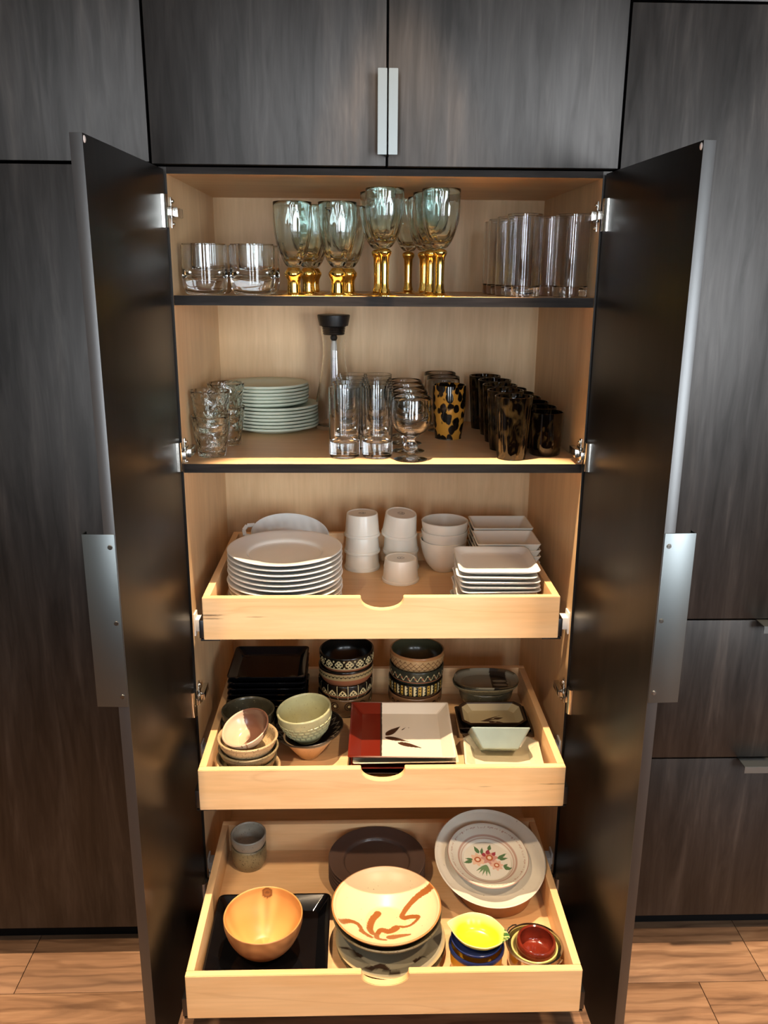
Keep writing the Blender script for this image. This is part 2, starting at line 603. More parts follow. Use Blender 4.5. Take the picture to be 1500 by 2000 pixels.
# ------------------------------------------------------------------ the room
floor = box('floor', ROOM_X0, ROOM_X1, ROOM_Y0, ROOM_Y1, -0.06, -0.004, BLACK)
tag(floor, kind='structure')
prow = [0.062 - 0.205 * i for i in range(24)]
jn = {0: [-0.888, 0.95, 2.4], 1: [-0.40 - 1.25, 0.781, 2.3]}
for i, y1 in enumerate(prow):
    y0 = y1 - 0.205
    if y1 < ROOM_Y0: break
    xs = jn.get(i) or [ROOM_X0 + 0.35 + ((i * 0.73) % 1.5) + k * 1.75 for k in range(3)]
    xs = [ROOM_X0] + [x for x in xs if ROOM_X0 < x < ROOM_X1] + [ROOM_X1]
    for a, b_ in zip(xs, xs[1:]):
        bm = bmesh.new()
        hx, hy = (b_ - a) / 2 - 0.0009, (y1 - max(y0, ROOM_Y0)) / 2 - 0.0008
        add_box(bm, -hx, hx, -hy, hy, -0.006, 0.0, 0.0007)
        pl = obj('plank', bm_mesh('plank', bm, PLANK), floor, ((a + b_) / 2, (y1 + max(y0, ROOM_Y0)) / 2, 0))
tag(box('ceiling', ROOM_X0, ROOM_X1, ROOM_Y0, ROOM_Y1, CEIL, CEIL + 0.06, CEILP), kind='structure')
tag(box('wall_back', ROOM_X0, ROOM_X1, ROOM_Y1, ROOM_Y1 + 0.08, 0, CEIL, WALLP), kind='structure')
tag(box('wall_left', ROOM_X0 - 0.08, ROOM_X0, ROOM_Y0, ROOM_Y1, 0, CEIL, WALLP), kind='structure')
tag(box('wall_right', ROOM_X1, ROOM_X1 + 0.08, ROOM_Y0, ROOM_Y1, 0, CEIL, WALLP), kind='structure')
bm = bmesh.new()
ya, yb = ROOM_Y0 - 0.08, ROOM_Y0
add_box(bm, ROOM_X0, ROOM_X1, ya, yb, 0, WZ0)
add_box(bm, ROOM_X0, ROOM_X1, ya, yb, WZ1, CEIL)
xs = [ROOM_X0] + [q for s in WINDOWS for q in s] + [ROOM_X1]
for k in range(0, len(xs), 2): add_box(bm, xs[k], xs[k + 1], ya, yb, WZ0, WZ1)
tag(obj('wall_front', bm_mesh('wall_front', bm, WALLP)), kind='structure')
for k, (x0, x1) in enumerate(WINDOWS):
    we = empty(f'window_{k + 1}', ((x0 + x1) / 2, ROOM_Y0 - 0.04, WZ0))
    tag(we, kind='structure')
    for nm, q in (('jamb', (x0, x0 + .05, WZ0, WZ1)), ('jamb', (x1 - .05, x1, WZ0, WZ1)), ('head_rail', (x0 + .05, x1 - .05, WZ1 - .05, WZ1)),
                  ('sill_rail', (x0 + .05, x1 - .05, WZ0, WZ0 + .05)), ('mullion', ((x0 + x1) / 2 - .03, (x0 + x1) / 2 + .03, WZ0 + .05, WZ1 - .05)),
                  ('transom', (x0 + .05, (x0 + x1) / 2 - .03, 1.92, 1.97)), ('transom', ((x0 + x1) / 2 + .03, x1 - .05, 1.92, 1.97))):
        box(nm, q[0], q[1], ROOM_Y0 - 0.06, ROOM_Y0 - 0.02, q[2], q[3], FRAMEP, we)

LENS = bpy.data.materials.new('lamp_lens')
LENS.use_nodes = True
b_ = LENS.node_tree.nodes['Principled BSDF']
b_.inputs['Emission Color'].default_value = (*LAMP_COLOR, 1)
b_.inputs['Emission Strength'].default_value = 6
for k, (x, y, lb) in enumerate(LAMPS):
    t = empty('recessed_downlight', (x, y, CEIL - 0.012), lb, 'downlight', 'ceiling downlights')
    lathe('trim_ring', [(0.046, 0.004), (0.050, 0.0), (0.066, 0.003), (0.068, 0.0118), (0.046, 0.0118), (0.046, 0.004)], WPLASTIC, (0, 0, 0), t)
    lathe('lens', [(0, 0.009), (0.0455, 0.009), (0.0455, 0.0115), (0, 0.0115)], LENS, (0, 0, 0), t)
    ld = bpy.data.lights.new('downlight', 'SPOT')
    ld.energy = LAMP_POWER * (1.0 if k < 3 else 0.42)
    ld.color = LAMP_COLOR
    ld.spot_size = R(38 if k < 3 else 110)
    ld.spot_blend = 0.3 if k < 3 else 0.6
    ld.shadow_soft_size = 0.022 if k < 3 else 0.05
    lo = bpy.data.objects.new('downlight', ld)
    link(lo, t)
    lo.location = (0, 0, -0.012)

# ------------------------------------------------------------------ cabinets
YD = -0.022          # front plane of closed doors
W = 0.438            # half inner width of the open cabinet
ZT, S1, S2 = 1.8647, 1.6296, 1.2735
HGAP = 1.8795        # top of lower doors / bottom of upper doors
BOT = 0.088

def pull(name, parent, kind, x, z0, z1, side):
    """bent metal edge pull on a closed door: web in the door gap, lip over the door face"""
    prof = [(0, YD + 0.012), (0, YD - 0.040), (side * 0.0175, YD - 0.040), (side * 0.0175, YD - 0.0375), (side * 0.0022, YD - 0.0375), (side * 0.0022, YD + 0.012)]
    prof = [(x + u, v) for u, v in prof]
    return prism(name, prof, 'z', z0, z1, STEEL, parent, 0.0006)

def hpull(name, parent, x0, x1, z):
    """bent edge pull along the top of a drawer front"""
    prof = [(YD + 0.012, z), (YD - 0.040, z), (YD - 0.040, z - 0.0175), (YD - 0.0375, z - 0.0175), (YD - 0.0375, z - 0.0022), (YD + 0.012, z - 0.0022)]
    return prism(name, prof, 'x', x0, x1, STEEL, parent, 0.0006)

# upper cabinet over the open one
UC = empty('wall_cabinet', (0, 0.28, HGAP), 'upper dark wood cabinet with two closed doors above the open cupboard', 'cabinet')
box('body', -0.459, 0.459, 0.0, 0.58, HGAP + 0.004, 2.45, BLACK, UC)
for s in (-1, 1):
    x0, x1 = sorted((s * 0.0022, s * 0.4605))
    d = box('door', x0, x1, YD, -0.002, HGAP + 0.001, 2.45, DARK, UC, 0.0012)
    h = pull('handle', d, 0, s * 0.0016, 1.897, 2.048, s)
# left neighbours
LU = empty('wall_cabinet', (-0.93, 0.28, HGAP), 'upper dark wood cabinet at the left edge, no handle in view', 'cabinet')
box('body', -1.39, -0.466, 0.0, 0.58, HGAP + 0.006, 2.45, BLACK, LU)
box('door', -1.39, -0.4655, YD, -0.002, HGAP + 0.0045, 2.45, DARK, LU, 0.0012)
LT = empty('tall_cabinet', (-0.93, 0.28, 0), 'tall dark wood cabinet with closed plain door left of the open cupboard', 'cabinet')
box('body', -1.39, -0.466, 0.0, 0.58, BOT + 0.004, HGAP - 0.004, BLACK, LT)
box('door', -1.39, -0.4655, YD, -0.002, BOT - 0.006, HGAP - 0.0015, DARK, LT, 0.0012)
box('toe_kick', -1.39, -0.466, 0.045, 0.06, 0.0, BOT, BLACK, LT)
# right neighbours
RT = empty('tall_cabinet', (0.93, 0.28, 0), 'tall dark wood cabinet with door over two drawers right of the open cupboard', 'cabinet')
box('body', 0.466, 1.39, 0.0, 0.58, BOT + 0.004, 2.172, BLACK, RT)
box('door', 0.4655, 0.9265, YD, -0.002, 0.9135, 2.1755, DARK, RT, 0.0012)
box('door', 0.9305, 1.39, YD, -0.002, 0.9135, 2.1755, DARK, RT, 0.0012)
for za, zb in ((0.5515, 0.9095), (BOT + 0.004, 0.5475)):
    d = box('drawer', 0.4655, 1.39, YD, -0.002, za, zb, DARK, RT, 0.0012)
    hpull('handle', d, 0.864, 0.992, zb + 0.0015)
box('toe_kick', 0.466, 1.39, 0.06, 0.075, 0.0, BOT, BLACK, RT)
RU = empty('wall_cabinet', (0.93, 0.28, 2.18), 'dark wood cabinet above the tall right door, only its lower edge in view', 'cabinet')
box('body', 0.466, 1.39, 0.0, 0.58, 2.184, 2.45, BLACK, RU)
box('door', 0.4655, 1.39, YD, -0.002, 2.180, 2.45, DARK, RU, 0.0012)
tag(box('trim_1', ROOM_X0, ROOM_X1, -0.01, 0.6, 2.452, CEIL, CEILP), kind='structure')

# unseen island behind the viewer, added to block window light from the lower cabinets
IS = empty('light_blocking_island', (0.1, -2.55, 0), 'unseen dark wood island with grey stone top, added to shade the lower cabinets', 'island')
box('body', -1.25, 1.45, -3.05, -2.12, 0.10, 0.885, DARK, IS, 0.001)
box('plinth', -1.22, 1.42, -3.0, -2.18, 0.0, 0.10, BLACK, IS)
box('countertop', -1.28, 1.48, -3.08, -2.08, 0.8852, 0.92, ceramic('grey_stone', srgb(120, 118, 112), 0.3, srgb(80, 78, 74), 0.6, 40, 0.1), IS, 0.002)
for k in range(4):
    box('door', -1.248 + k * 0.675, -1.252 + (k + 1) * 0.675, -2.1198, -2.1, 0.102, 0.883, DARK, IS, 0.001)

# the open cupboard
OC = empty('pantry_cupboard', (0, 0.28, 0), 'open dark wood cupboard with pale maple inside, two doors and three pull-out trays', 'cupboard')
DB = 0.559
for s in (-1, 1):
    x0, x1 = sorted((s * W, s * 0.4595))
    box('side_panel', x0, x1, 0.0005, 0.58, 0.09, HGAP - 0.002, MAPLE, OC)
    box('edge_band', x0, x1, -0.0005, 0.0005, 0.09, HGAP - 0.002, DARK, OC)
box('back_panel', -W, W, DB, 0.58, 0.09, HGAP - 0.002, MAPLE, OC)
box('top_panel', -W, W, 0.0005, DB, ZT, HGAP - 0.002, MAPLE_S, OC)
box('top_edge_band', -W, W, -0.0005, 0.0005, ZT, HGAP - 0.002, DARK_X, OC)
box('bottom_panel', -W, W, 0.0005, DB, 0.09, 0.11, MAPLE_S, OC)
box('bottom_edge_band', -W, W, -0.0005, 0.0005, 0.09, 0.11, DARK_X, OC)
for z in (S1, S2):
    s_ = box('shelf', -W + 0.001, W - 0.001, 0.0008, DB - 0.001, z - 0.0192, z, MAPLE_S, OC)
    box('edge_band', -W + 0.001, W - 0.001, -0.0004, 0.0008, z - 0.0194, z + 0.0002, DARK_X, s_)
box('toe_kick', -0.459, 0.459, 0.05, 0.065, 0.0, 0.09, BLACK, OC)

# doors, 92 degrees open
DL, DT = 0.455, 0.0192
for s, ang in ((-1, 92.24), (1, 92.28)):
    d = empty('door', parent=OC)
    d.location = Vector((s * (W + 0.003), -0.012, 0)) - Vector(OC.location)
    # local frame: +u runs from hinge to free edge, +n from inner to outer face
    a = R(ang - 90)
    u = Vector((s * math.sin(a), -math.cos(a), 0))
    n = Vector((s * math.cos(a), math.sin(a), 0))
    Mx = Matrix(((u.x, n.x, 0, 0), (u.y, n.y, 0, 0), (0, 0, 1, 0), (0, 0, 0, 1)))
    def dbox(name, u0, u1, n0, n1, z0, z1, mat, bev=0.0):
        bm = bmesh.new()
        add_box(bm, u0, u1, n0, n1, z0, z1, bev)
        bmesh.ops.transform(bm, matrix=Mx, verts=bm.verts)
        return obj(name, bm_mesh(name, bm, mat), d)
    dbox('leaf', 0, DL - 0.001, 0, DT, BOT, 1.872, DARK_IN, 0.0006)
    dbox('edge_band', DL - 0.001, DL, 0, DT, BOT, 1.872, EDGE, 0.0003)
    bm = bmesh.new()
    # edge pull: flat plate on the free edge with a lip folded back over the outer face
    z0, z1 = 0.942, 1.2585
    add_box(bm, DL, DL + 0.0025, 0.001, DT + 0.036, z0, z1, 0.0008)
    add_box(bm, DL - 0.016, DL + 0.0005, DT + 0.0335, DT + 0.036, z0, z1, 0.0006)
    bmesh.ops.transform(bm, matrix=Mx, verts=bm.verts)
    h = obj('handle', bm_mesh('handle', bm, STEEL), d)
    for zz in (1.236, 1.100, 0.962):
        bm = bmesh.new()
        q = bmesh.ops.create_cone(bm, cap_ends=True, segments=16, radius1=0.0044, radius2=0.0036, depth=0.0016)
        add_box(bm, -0.003, 0.003, -0.0006, 0.0006, 0.0006, 0.0010)
        bmesh.ops.transform(bm, matrix=Mx @ Matrix.Translation((DL + 0.0033, 0.0095, zz)) @ Matrix.Rotation(R(90), 4, 'Y'), verts=bm.verts)
        obj('screw', bm_mesh('screw', bm, CHROME), d)
    bm = bmesh.new()
    bmesh.ops.create_uvsphere(bm, u_segments=12, v_segments=8, radius=0.0042)
    bmesh.ops.transform(bm, matrix=Mx @ Matrix.Translation((DL - 0.007, -0.0004, 1.864)) @ Matrix.Diagonal((1, 0.5, 1.3, 1)), verts=bm.verts)
    obj('bumper', bm_mesh('bumper', bm, RUBBER), d)

# hinges
for s in (-1, 1):
    for z, dz in ((1.792, 0), (1.298, 0), (0.715, 0), (0.195, 0)):
        h = empty('hinge', (0, 0, 0), parent=OC)
        h.location = Vector((s * W, -0.012, z)) - Vector(OC.location)
        def hb(name, x0, x1, y0, y1, z0, z1, mat=CHROME, bev=0.001, M=None):
            bm = bmesh.new()
            xa, xb = sorted((-s * x0, -s * x1))     # x measured inward from the side panel
            add_box(bm, xa, xb, y0, y1, z0, z1, bev, M)
            return obj(name, bm_mesh(name, bm, mat), h)
        # cup flange: a rounded bar on the door's inner face
        prof = [(-0.0045, -0.036), (0.001, -0.036), (0.0055, -0.032), (0.007, -0.026), (0.0055, -0.018), (0.001, -0.010), (-0.0045, -0.010)]
        bm = bmesh.new()
        A = [bm.verts.new((-s * u_, v_, -0.031)) for u_, v_ in prof]
        B = [bm.verts.new((-s * u_, v_, 0.031)) for u_, v_ in prof]
        bm.faces.new(A); bm.faces.new(B)
        for i in range(len(prof)):
            j = (i + 1) % len(prof)
            bm.faces.new((A[i], A[j], B[j], B[i]))
        obj('cup_flange', bm_mesh('cup_flange', bm, CHROME, True, 50), h)
        hb('link', 0.004, 0.013, -0.020, 0.012, -0.008, 0.008)
        hb('arm', 0.007, 0.019, 0.008, 0.062, -0.009, 0.009)
        hb('mounting_plate', 0.0, 0.006, 0.014, 0.050, -0.012, 0.012)
        hb('plate_wing', 0.0, 0.004, 0.022, 0.034, 0.012, 0.030)
        hb('plate_wing', 0.0, 0.004, 0.022, 0.034, -0.030, -0.012)
        for zz in (-0.022, 0.022):
            bm = bmesh.new()
            bmesh.ops.create_uvsphere(bm, u_segments=10, v_segments=6, radius=0.0045)
            bmesh.ops.transform(bm, matrix=Matrix.Translation((-s * 0.005, 0.028, zz)), verts=bm.verts)
            obj('screw', bm_mesh('screw', bm, CHROME), h)

# pull-out trays
HW, XC, DLEN = 0.399, -0.004, 0.498
def tray(y, z0, z1, zf):
    D = empty('drawer', (0, 0, 0), parent=OC)
    D.location = Vector((XC, y, z0)) - Vector(OC.location)
    def b(name, x0, x1, y0, y1, za, zb, mat, bev=0.0012):
        o = box(name, x0 + XC, x1 + XC, y0 + y, y1 + y, za, zb, mat, None, bev)
        o.parent = D
        o.location = (-XC, -y, -z0)
        return o
    T = 0.016
    h = z1
    hw, dep = 0.048, 0.030
    pts = [(-HW, z0), (HW, z0), (HW, h)]
    n = 16
    arc = []
    for k in range(n + 1):
        t = k / n
        x = hw * math.cos(PI * t)
        arc.append((x, h - dep * math.sin(PI * t) ** 0.8))
    pts += arc + [(-HW, h)]
    pts = [(u_ + XC, v_) for u_, v_ in pts]
    bm = bmesh.new()
    A = [bm.verts.new((u_, y, v_)) for u_, v_ in pts]
    B = [bm.verts.new((u_, y + T, v_)) for u_, v_ in pts]
    fa = bm.faces.new(A); fb = bm.faces.new(list(reversed(B)))
    for i in range(len(pts)):
        j = (i + 1) % len(pts)
        bm.faces.new((A[i], B[i], B[j], A[j]))
    bmesh.ops.recalc_face_normals(bm, faces=bm.faces)
    bmesh.ops.bevel(bm, geom=[e for e in bm.edges if e.calc_face_angle(0) > R(60)], offset=0.0012, segments=2, affect='EDGES')
    o = obj('front_panel', bm_mesh('front_panel', bm, MAPLE_D), D, (-XC, -y, -z0))
    b('side_panel', -HW, -HW + T, T, DLEN - T, z0, z1, MAPLE_DY)
    b('side_panel', HW - T, HW, T, DLEN - T, z0, z1, MAPLE_DY)
    b('back_panel', -HW, HW, DLEN - T, DLEN, z0, z1, MAPLE_D)
    b('bottom_panel', -HW + T, HW - T, T, DLEN - T, zf - 0.009, zf, MAPLE_S, 0)
    for s in (-1, 1):
        x0, x1 = sorted((s * (HW + 0.0005), s * (HW + 0.010)))
        b('slide', x0, x1, 0.004, DLEN, z0 + 0.002, z0 + 0.045, SLIDE, 0.001)
        x0, x1 = sorted((s * (HW - 0.035), s * (HW + 0.008)))
        b('slide_lip', x0, x1, 0.004, DLEN, z0 - 0.0045, z0 - 0.0005, SLIDE, 0.001)
    # white spacer brackets on the cabinet sides
    for s in (-1, 1):
        sp_ = empty('spacer_bracket', (0, 0, 0), parent=OC)
        sp_.location = Vector((s * W, 0.012, z0 + 0.006)) - Vector(OC.location)
        for nm, a0, a1, b0, b1, c0, c1 in (('flange', 0.0, 0.004, 0, 0.03, -0.027, 0.027), ('block', 0.004, 0.026 if s > 0 else 0.022, 0, 0.03, -0.015, 0.014)):
            xa, xb = sorted((-s * a0, -s * a1))
            bm = bmesh.new()
            add_box(bm, xa, xb, b0, b1, c0, c1, 0.001)
            obj(nm, bm_mesh(nm, bm, WPLASTIC), sp_)
    return D
T1 = (-0.056, 0.8828, 0.9834, 0.903)
T2 = (-0.2026, 0.5455, 0.644, 0.5675)
T3 = (-0.4352, 0.2223, 0.3267, 0.250)
for t_ in (T1, T2, T3): tray(*t_)
F1, F2, F3 = 0.903, 0.5675, 0.250

# ------------------------------------------------------------------ upper shelf: glassware
def rocks_mesh():
    out = [(0, 0), (0.030, 0.0), (0.038, 0.002), (0.0445, 0.010), (0.0472, 0.024), (0.0478, 0.045), (0.0478, 0.101)]
    inn = [(0.0462, 0.1015), (0.0450, 0.101), (0.0445, 0.060), (0.0425, 0.048), (0.036, 0.038), (0.022, 0.031), (0, 0.029)]
    return lathe_mesh('rocks_tumbler', spl(out[:6], 4) + out[6:] + spl(inn, 4), CLEAR, 64)
me = rocks_mesh()
for (x, y), lb in (((-0.382, 0.062), 'heavy clear glass tumbler with thick round bottom, leftmost on the top shelf'),
                   ((-0.281, 0.062), 'heavy clear glass tumbler with thick round bottom beside the first gold stemmed goblet'),
                   ((-0.385, 0.172), 'heavy clear glass tumbler standing behind the leftmost tumbler of the top shelf'),
                   ((-0.281, 0.172), 'heavy clear glass tumbler half hidden behind the right one of the front pair')):
    tag(obj('rocks_tumbler', me, None, (x, y, S1 + 0.0003)), lb, 'tumbler', 'heavy tumblers on the top shelf')

def goblet_meshes(kind):
    if kind == 'short':
        zb, H, rb = 0.058, 0.188, 0.0405
        stem = [(0, 0), (0.034, 0.0), (0.034, 0.0015), (0.022, 0.0035), (0.0150, 0.006), (0.0135, 0.020), (0.0140, 0.031), (0.0165, 0.036), (0.0195, 0.042), (0.0195, 0.047), (0.0150, 0.053), (0.0125, 0.057), (0, 0.058)]
    else:
        zb, H, rb = 0.098, 0.216, 0.0405
        stem = [(0, 0), (0.034, 0.0), (0.034, 0.0015), (0.020, 0.0035), (0.0125, 0.007), (0.0118, 0.012), (0.0100, 0.016), (0.0092, 0.030), (0.0098, 0.060), (0.0108, 0.080), (0.0125, 0.083), (0.0150, 0.088), (0.0150, 0.092), (0.0115, 0.096), (0, 0.099)]
    h = H - zb
    out = [(0, zb), (0.012, zb + 0.001), (0.020, zb + 0.08 * h), (0.0285, zb + 0.22 * h), (0.0365, zb + 0.45 * h), (0.0400, zb + 0.68 * h), (rb, zb + h)]
    inn = [(rb - 0.0016, zb + h), (0.0386, zb + 0.68 * h), (0.0346, zb + 0.45 * h), (0.0255, zb + 0.25 * h), (0.014, zb + 0.14 * h), (0, zb + 0.11 * h)]
    bowl = lathe_mesh('bowl', spl(out, 5) + [(rb - 0.0008, zb + h + 0.0006)] + spl(inn, 5), AQUA, 96, ribs=(12, 0.016, zb + 0.004, H - 0.02), angle=60)
    st = lathe_mesh('stem', stem, GOLD, 40, angle=50)
    return bowl, st
GB = {k: goblet_meshes(k) for k in ('short', 'tall')}
def goblet(kind, x, y, label):
    t = empty('goblet', (x, y, S1 + 0.0003), label, 'goblet', f'{kind} gold stemmed goblets')
    bo, st = GB[kind]
    obj('bowl', bo, t)
    obj('stem', st, t)
goblet('short', -0.194, 0.060, 'short aqua glass goblet with thick gold stem, first beside the tumblers')
goblet('short', -0.100, 0.055, 'short aqua glass goblet with thick gold stem, front right of its kind')
goblet('short', -0.168, 0.155, 'short gold stemmed goblet close behind the first front one')
goblet('short', -0.163, 0.270, 'short gold stemmed goblet in the third row, near the back wall')
goblet('short', -0.079, 0.180, 'short gold stemmed goblet behind the front right short one')
goblet('tall', -0.001, 0.058, 'tall aqua goblet on long gold stem, left of the two in front')
goblet('tall', 0.117, 0.058, 'tall aqua goblet on long gold stem, right of the two in front')
goblet('tall', -0.012, 0.150, 'tall gold stemmed goblet right behind the left front tall one')
goblet('tall', 0.104, 0.150, 'tall gold stemmed goblet right behind the right front tall one')
goblet('tall', 0.065, 0.330, 'tall gold stemmed goblet far back, seen between the two front tall ones')
goblet('tall', 0.099, 0.270, 'tall gold stemmed goblet in the third row behind the right tall ones')

out = [(0, 0), (0.034, 0.0), (0.0365, 0.002), (0.0375, 0.008), (0.0375, 0.168)]
inn = [(0.0355, 0.168), (0.0355, 0.024), (0.033, 0.021), (0, 0.020)]
me = lathe_mesh('acrylic_tumbler', out + [(0.0365, 0.1688)] + inn, ACRYL, 64)
for (x, y), lb in (((0.296, 0.062), 'tall straight clear acrylic tumbler, left of the front pair on the top shelf'),
                   ((0.399, 0.058), 'tall straight clear acrylic tumbler in front beside the right wall of the top shelf'),
                   ((0.372, 0.150), 'tall straight clear acrylic tumbler seen between the two front ones'),
                   ((0.290, 0.160), 'tall straight clear acrylic tumbler right behind the left front one'),
                   ((0.286, 0.260), 'tall straight clear acrylic tumbler in the third row, its dark base showing'),
                   ((0.290, 0.360), 'tall straight clear acrylic tumbler at the very back of its row')):
    tag(obj('acrylic_tumbler', me, None, (x, y, S1 + 0.0003)), lb, 'tumbler', 'tall acrylic tumblers on the top shelf')

# ------------------------------------------------------------------ lower shelf
# dimpled tumblers, stacked in twos
out = [(0, 0), (0.027, 0), (0.031, 0.003), (0.034, 0.02), (0.0395, 0.055), (0.0445, 0.092)]
def dim(x, y, z):
    if z > 0.085: return (x, y, z)
    t = math.atan2(y, x)
    k = 1 + 0.022 * math.cos(7 * t + 40 * z) * math.cos(z * 150)
    return (x * k, y * k, z)
me = lathe_mesh('dimpled_tumbler', spl(out, 6) + [(0.0436, 0.0926)] + spl([(0.0428, 0.092), (0.0377, 0.055), (0.032, 0.02), (0.028, 0.010), (0, 0.008)], 6), DIMPLE, 56, warp=dim, angle=60)
for (x, y, z, a), lb in (((-0.390, 0.092, 0, 0), 'dimpled clear tumbler, lower one of the front stack by the left wall'),
                         ((-0.389, 0.092, 0.056, 1.1), 'dimpled clear tumbler, upper one of the front stack by the left wall'),
                         ((-0.374, 0.225, 0, 2.0), 'dimpled clear tumbler, lower one of the rear stack beside the frosted plates'),
                         ((-0.374, 0.225, 0.056, 0.6), 'dimpled clear tumbler, upper one of the rear stack beside the frosted plates')):
    tag(obj('dimpled_tumbler', me, None, (x, y, S2 + 0.0003 + z), (0, 0, a)), lb, 'tumbler', 'stacked dimpled tumblers')

# frosted plates
def plate_prof(r, h, well, t=0.003, foot=0.5):
    o = [(0, 0.001), (r * foot, 0.0), (r * well, 0.001), (r * well * 1.10, h * 0.35), (r * 0.99, h - t * 0.4), (r, h - t * 0.1)]
    i = [(r * 0.997, h + t * 0.35), (r * 0.985, h + t * 0.4), (r * well * 1.08, h * 0.35 + t), (r * well * 0.96, t * 1.1), (0, t)]
    return o + i
me_b = lathe_mesh('frosted_plate', plate_prof(0.117, 0.016, 0.66, 0.0078), FROST, 80, angle=60)
me_s = lathe_mesh('frosted_plate', plate_prof(0.109, 0.016, 0.66, 0.0078), FROST, 80, angle=60)
NF = 13
for k in range(NF):
    big = k < 7
    x = -0.279 + random.uniform(-.002, .002) if big else -0.298 + random.uniform(-.002, .002)
    y = 0.433 if big else 0.443
    tag(obj('frosted_plate', me_b if big else me_s, None, (x, y + random.uniform(-.002, .002), S2 + 0.0003 + k * 0.0088), (0, 0, k)),
        f'{"wide" if big else "smaller"} frosted green glass plate, {ORD[NF - 1 - k]} of the stack behind the dimpled tumblers', 'plate', 'frosted glass plates')

# carafe with stopper and chill stick
t = empty('carafe', (-0.121, 0.452, S2 + 0.0003), 'clear glass carafe with black ribbed stopper at the back of the lower shelf', 'carafe')
out = [(0, 0), (0.042, 0), (0.050, 0.004), (0.0525, 0.03), (0.048, 0.08), (0.037, 0.14), (0.030, 0.19), (0.030, 0.22), (0.034, 0.258), (0.0355, 0.268)]
lathe('body', spl(out, 6) + spl([(0.0335, 0.268), (0.032, 0.256), (0.0275, 0.22), (0.0275, 0.19), (0.0345, 0.14), (0.0455, 0.08), (0.049, 0.03), (0.045, 0.011), (0, 0.009)], 6), CLEAR, parent=t, segs=56)
so = lathe('stopper', [(0, 0.247), (0.027, 0.247), (0.029, 0.250), (0.0275, 0.253), (0.030, 0.256), (0.028, 0.259), (0.031, 0.262), (0.029, 0.265), (0.0325, 0.269), (0.0375, 0.270), (0.0425, 0.294), (0.0425, 0.2965), (0.041, 0.298), (0, 0.298)], simple('black_rubber', (0.012, 0.011, 0.011), 0.4), parent=t, segs=48)
bm = bmesh.new()
bmesh.ops.create_uvsphere(bm, u_segments=20, v_segments=12, radius=0.0095)
obj('ball', bm_mesh('ball', bm, MATS['black_rubber']), so, (0, 0, 0.239))
lathe('chill_stick', [(0, 0.05), (0.007, 0.052), (0.0095, 0.06), (0.0095, 0.15), (0.0085, 0.215), (0.007, 0.2315), (0, 0.2315)], simple('cloudy_acrylic', (0.86, 0.85, 0.82), 0.12, 0, 0.5, 0.6), parent=t, segs=24)

# highballs
out = [(0, 0), (0.031, 0), (0.0335, 0.002), (0.0345, 0.010), (0.0352, 0.158)]
me = lathe_mesh('highball_glass', out + [(0.0345, 0.1586), (0.0338, 0.158), (0.0328, 0.045), (0.030, 0.036), (0.018, 0.033), (0, 0.032)], CLEAR, 56)
RW = ['front', 'second', 'third', 'fourth']
for c, x in enumerate((-0.088, -0.014)):
    for r_ in range(4):
        tag(obj('highball_glass', me, None, (x + (0.006 * r_ if c == 0 else 0.002 * r_), 0.082 + r_ * 0.083, S2 + 0.0003)),
            f'clear thick-based highball glass, {RW[r_]} row of the {"left" if c == 0 else "right"} column beside the carafe', 'glass', 'highball glasses')

# stemmed wine goblets
out = [(0, 0), (0.035, 0), (0.036, 0.0012), (0.030, 0.004), (0.012, 0.009), (0.0085, 0.016), (0.013, 0.022), (0.0165, 0.030), (0.013, 0.038), (0.0085, 0.043), (0.0095, 0.050), (0.020, 0.056), (0.036, 0.068), (0.0445, 0.086), (0.0445, 0.110), (0.0425, 0.143)]
inn = [(0.0410, 0.143), (0.0428, 0.110), (0.0426, 0.088), (0.034, 0.071), (0.018, 0.0605), (0, 0.058)]
me = lathe_mesh('water_goblet', spl(out, 4) + [(0.0418, 0.1436)] + spl(inn, 4), CLEAR, 56, angle=60)
for r_ in range(4):
    tag(obj('water_goblet', me, None, (0.061, 0.052 + 0.094 * r_, S2 + 0.0003)), f'clear short stemmed water goblet, {RW[r_]} of the row beside the highballs', 'goblet', 'clear water goblets')
for r_, y in enumerate((0.414, 0.506)):
    tag(obj('water_goblet', me, None, (0.166, y, S2 + 0.0003)), f'clear short stemmed water goblet {"just behind the leopard spotted tumbler" if r_ == 0 else "against the back wall behind the leopard spotted tumbler"}', 'goblet', 'clear water goblets')

# leopard tumbler
out = [(0, 0), (0.031, 0), (0.0335, 0.003), (0.037, 0.03), (0.0410, 0.075), (0.0422, 0.105), (0.0420, 0.134)]
tag(lathe('spotted_tumbler', spl(out, 6) + [(0.0405, 0.135)] + spl([(0.039, 0.134), (0.039, 0.105), (0.0375, 0.075), (0.032, 0.03), (0.028, 0.012), (0, 0.010)], 6), LEOP, (0.172, 0.314, S2 + 0.0003), segs=56), 'amber tumbler with black leopard spots in the middle of the shelf', 'tumbler')

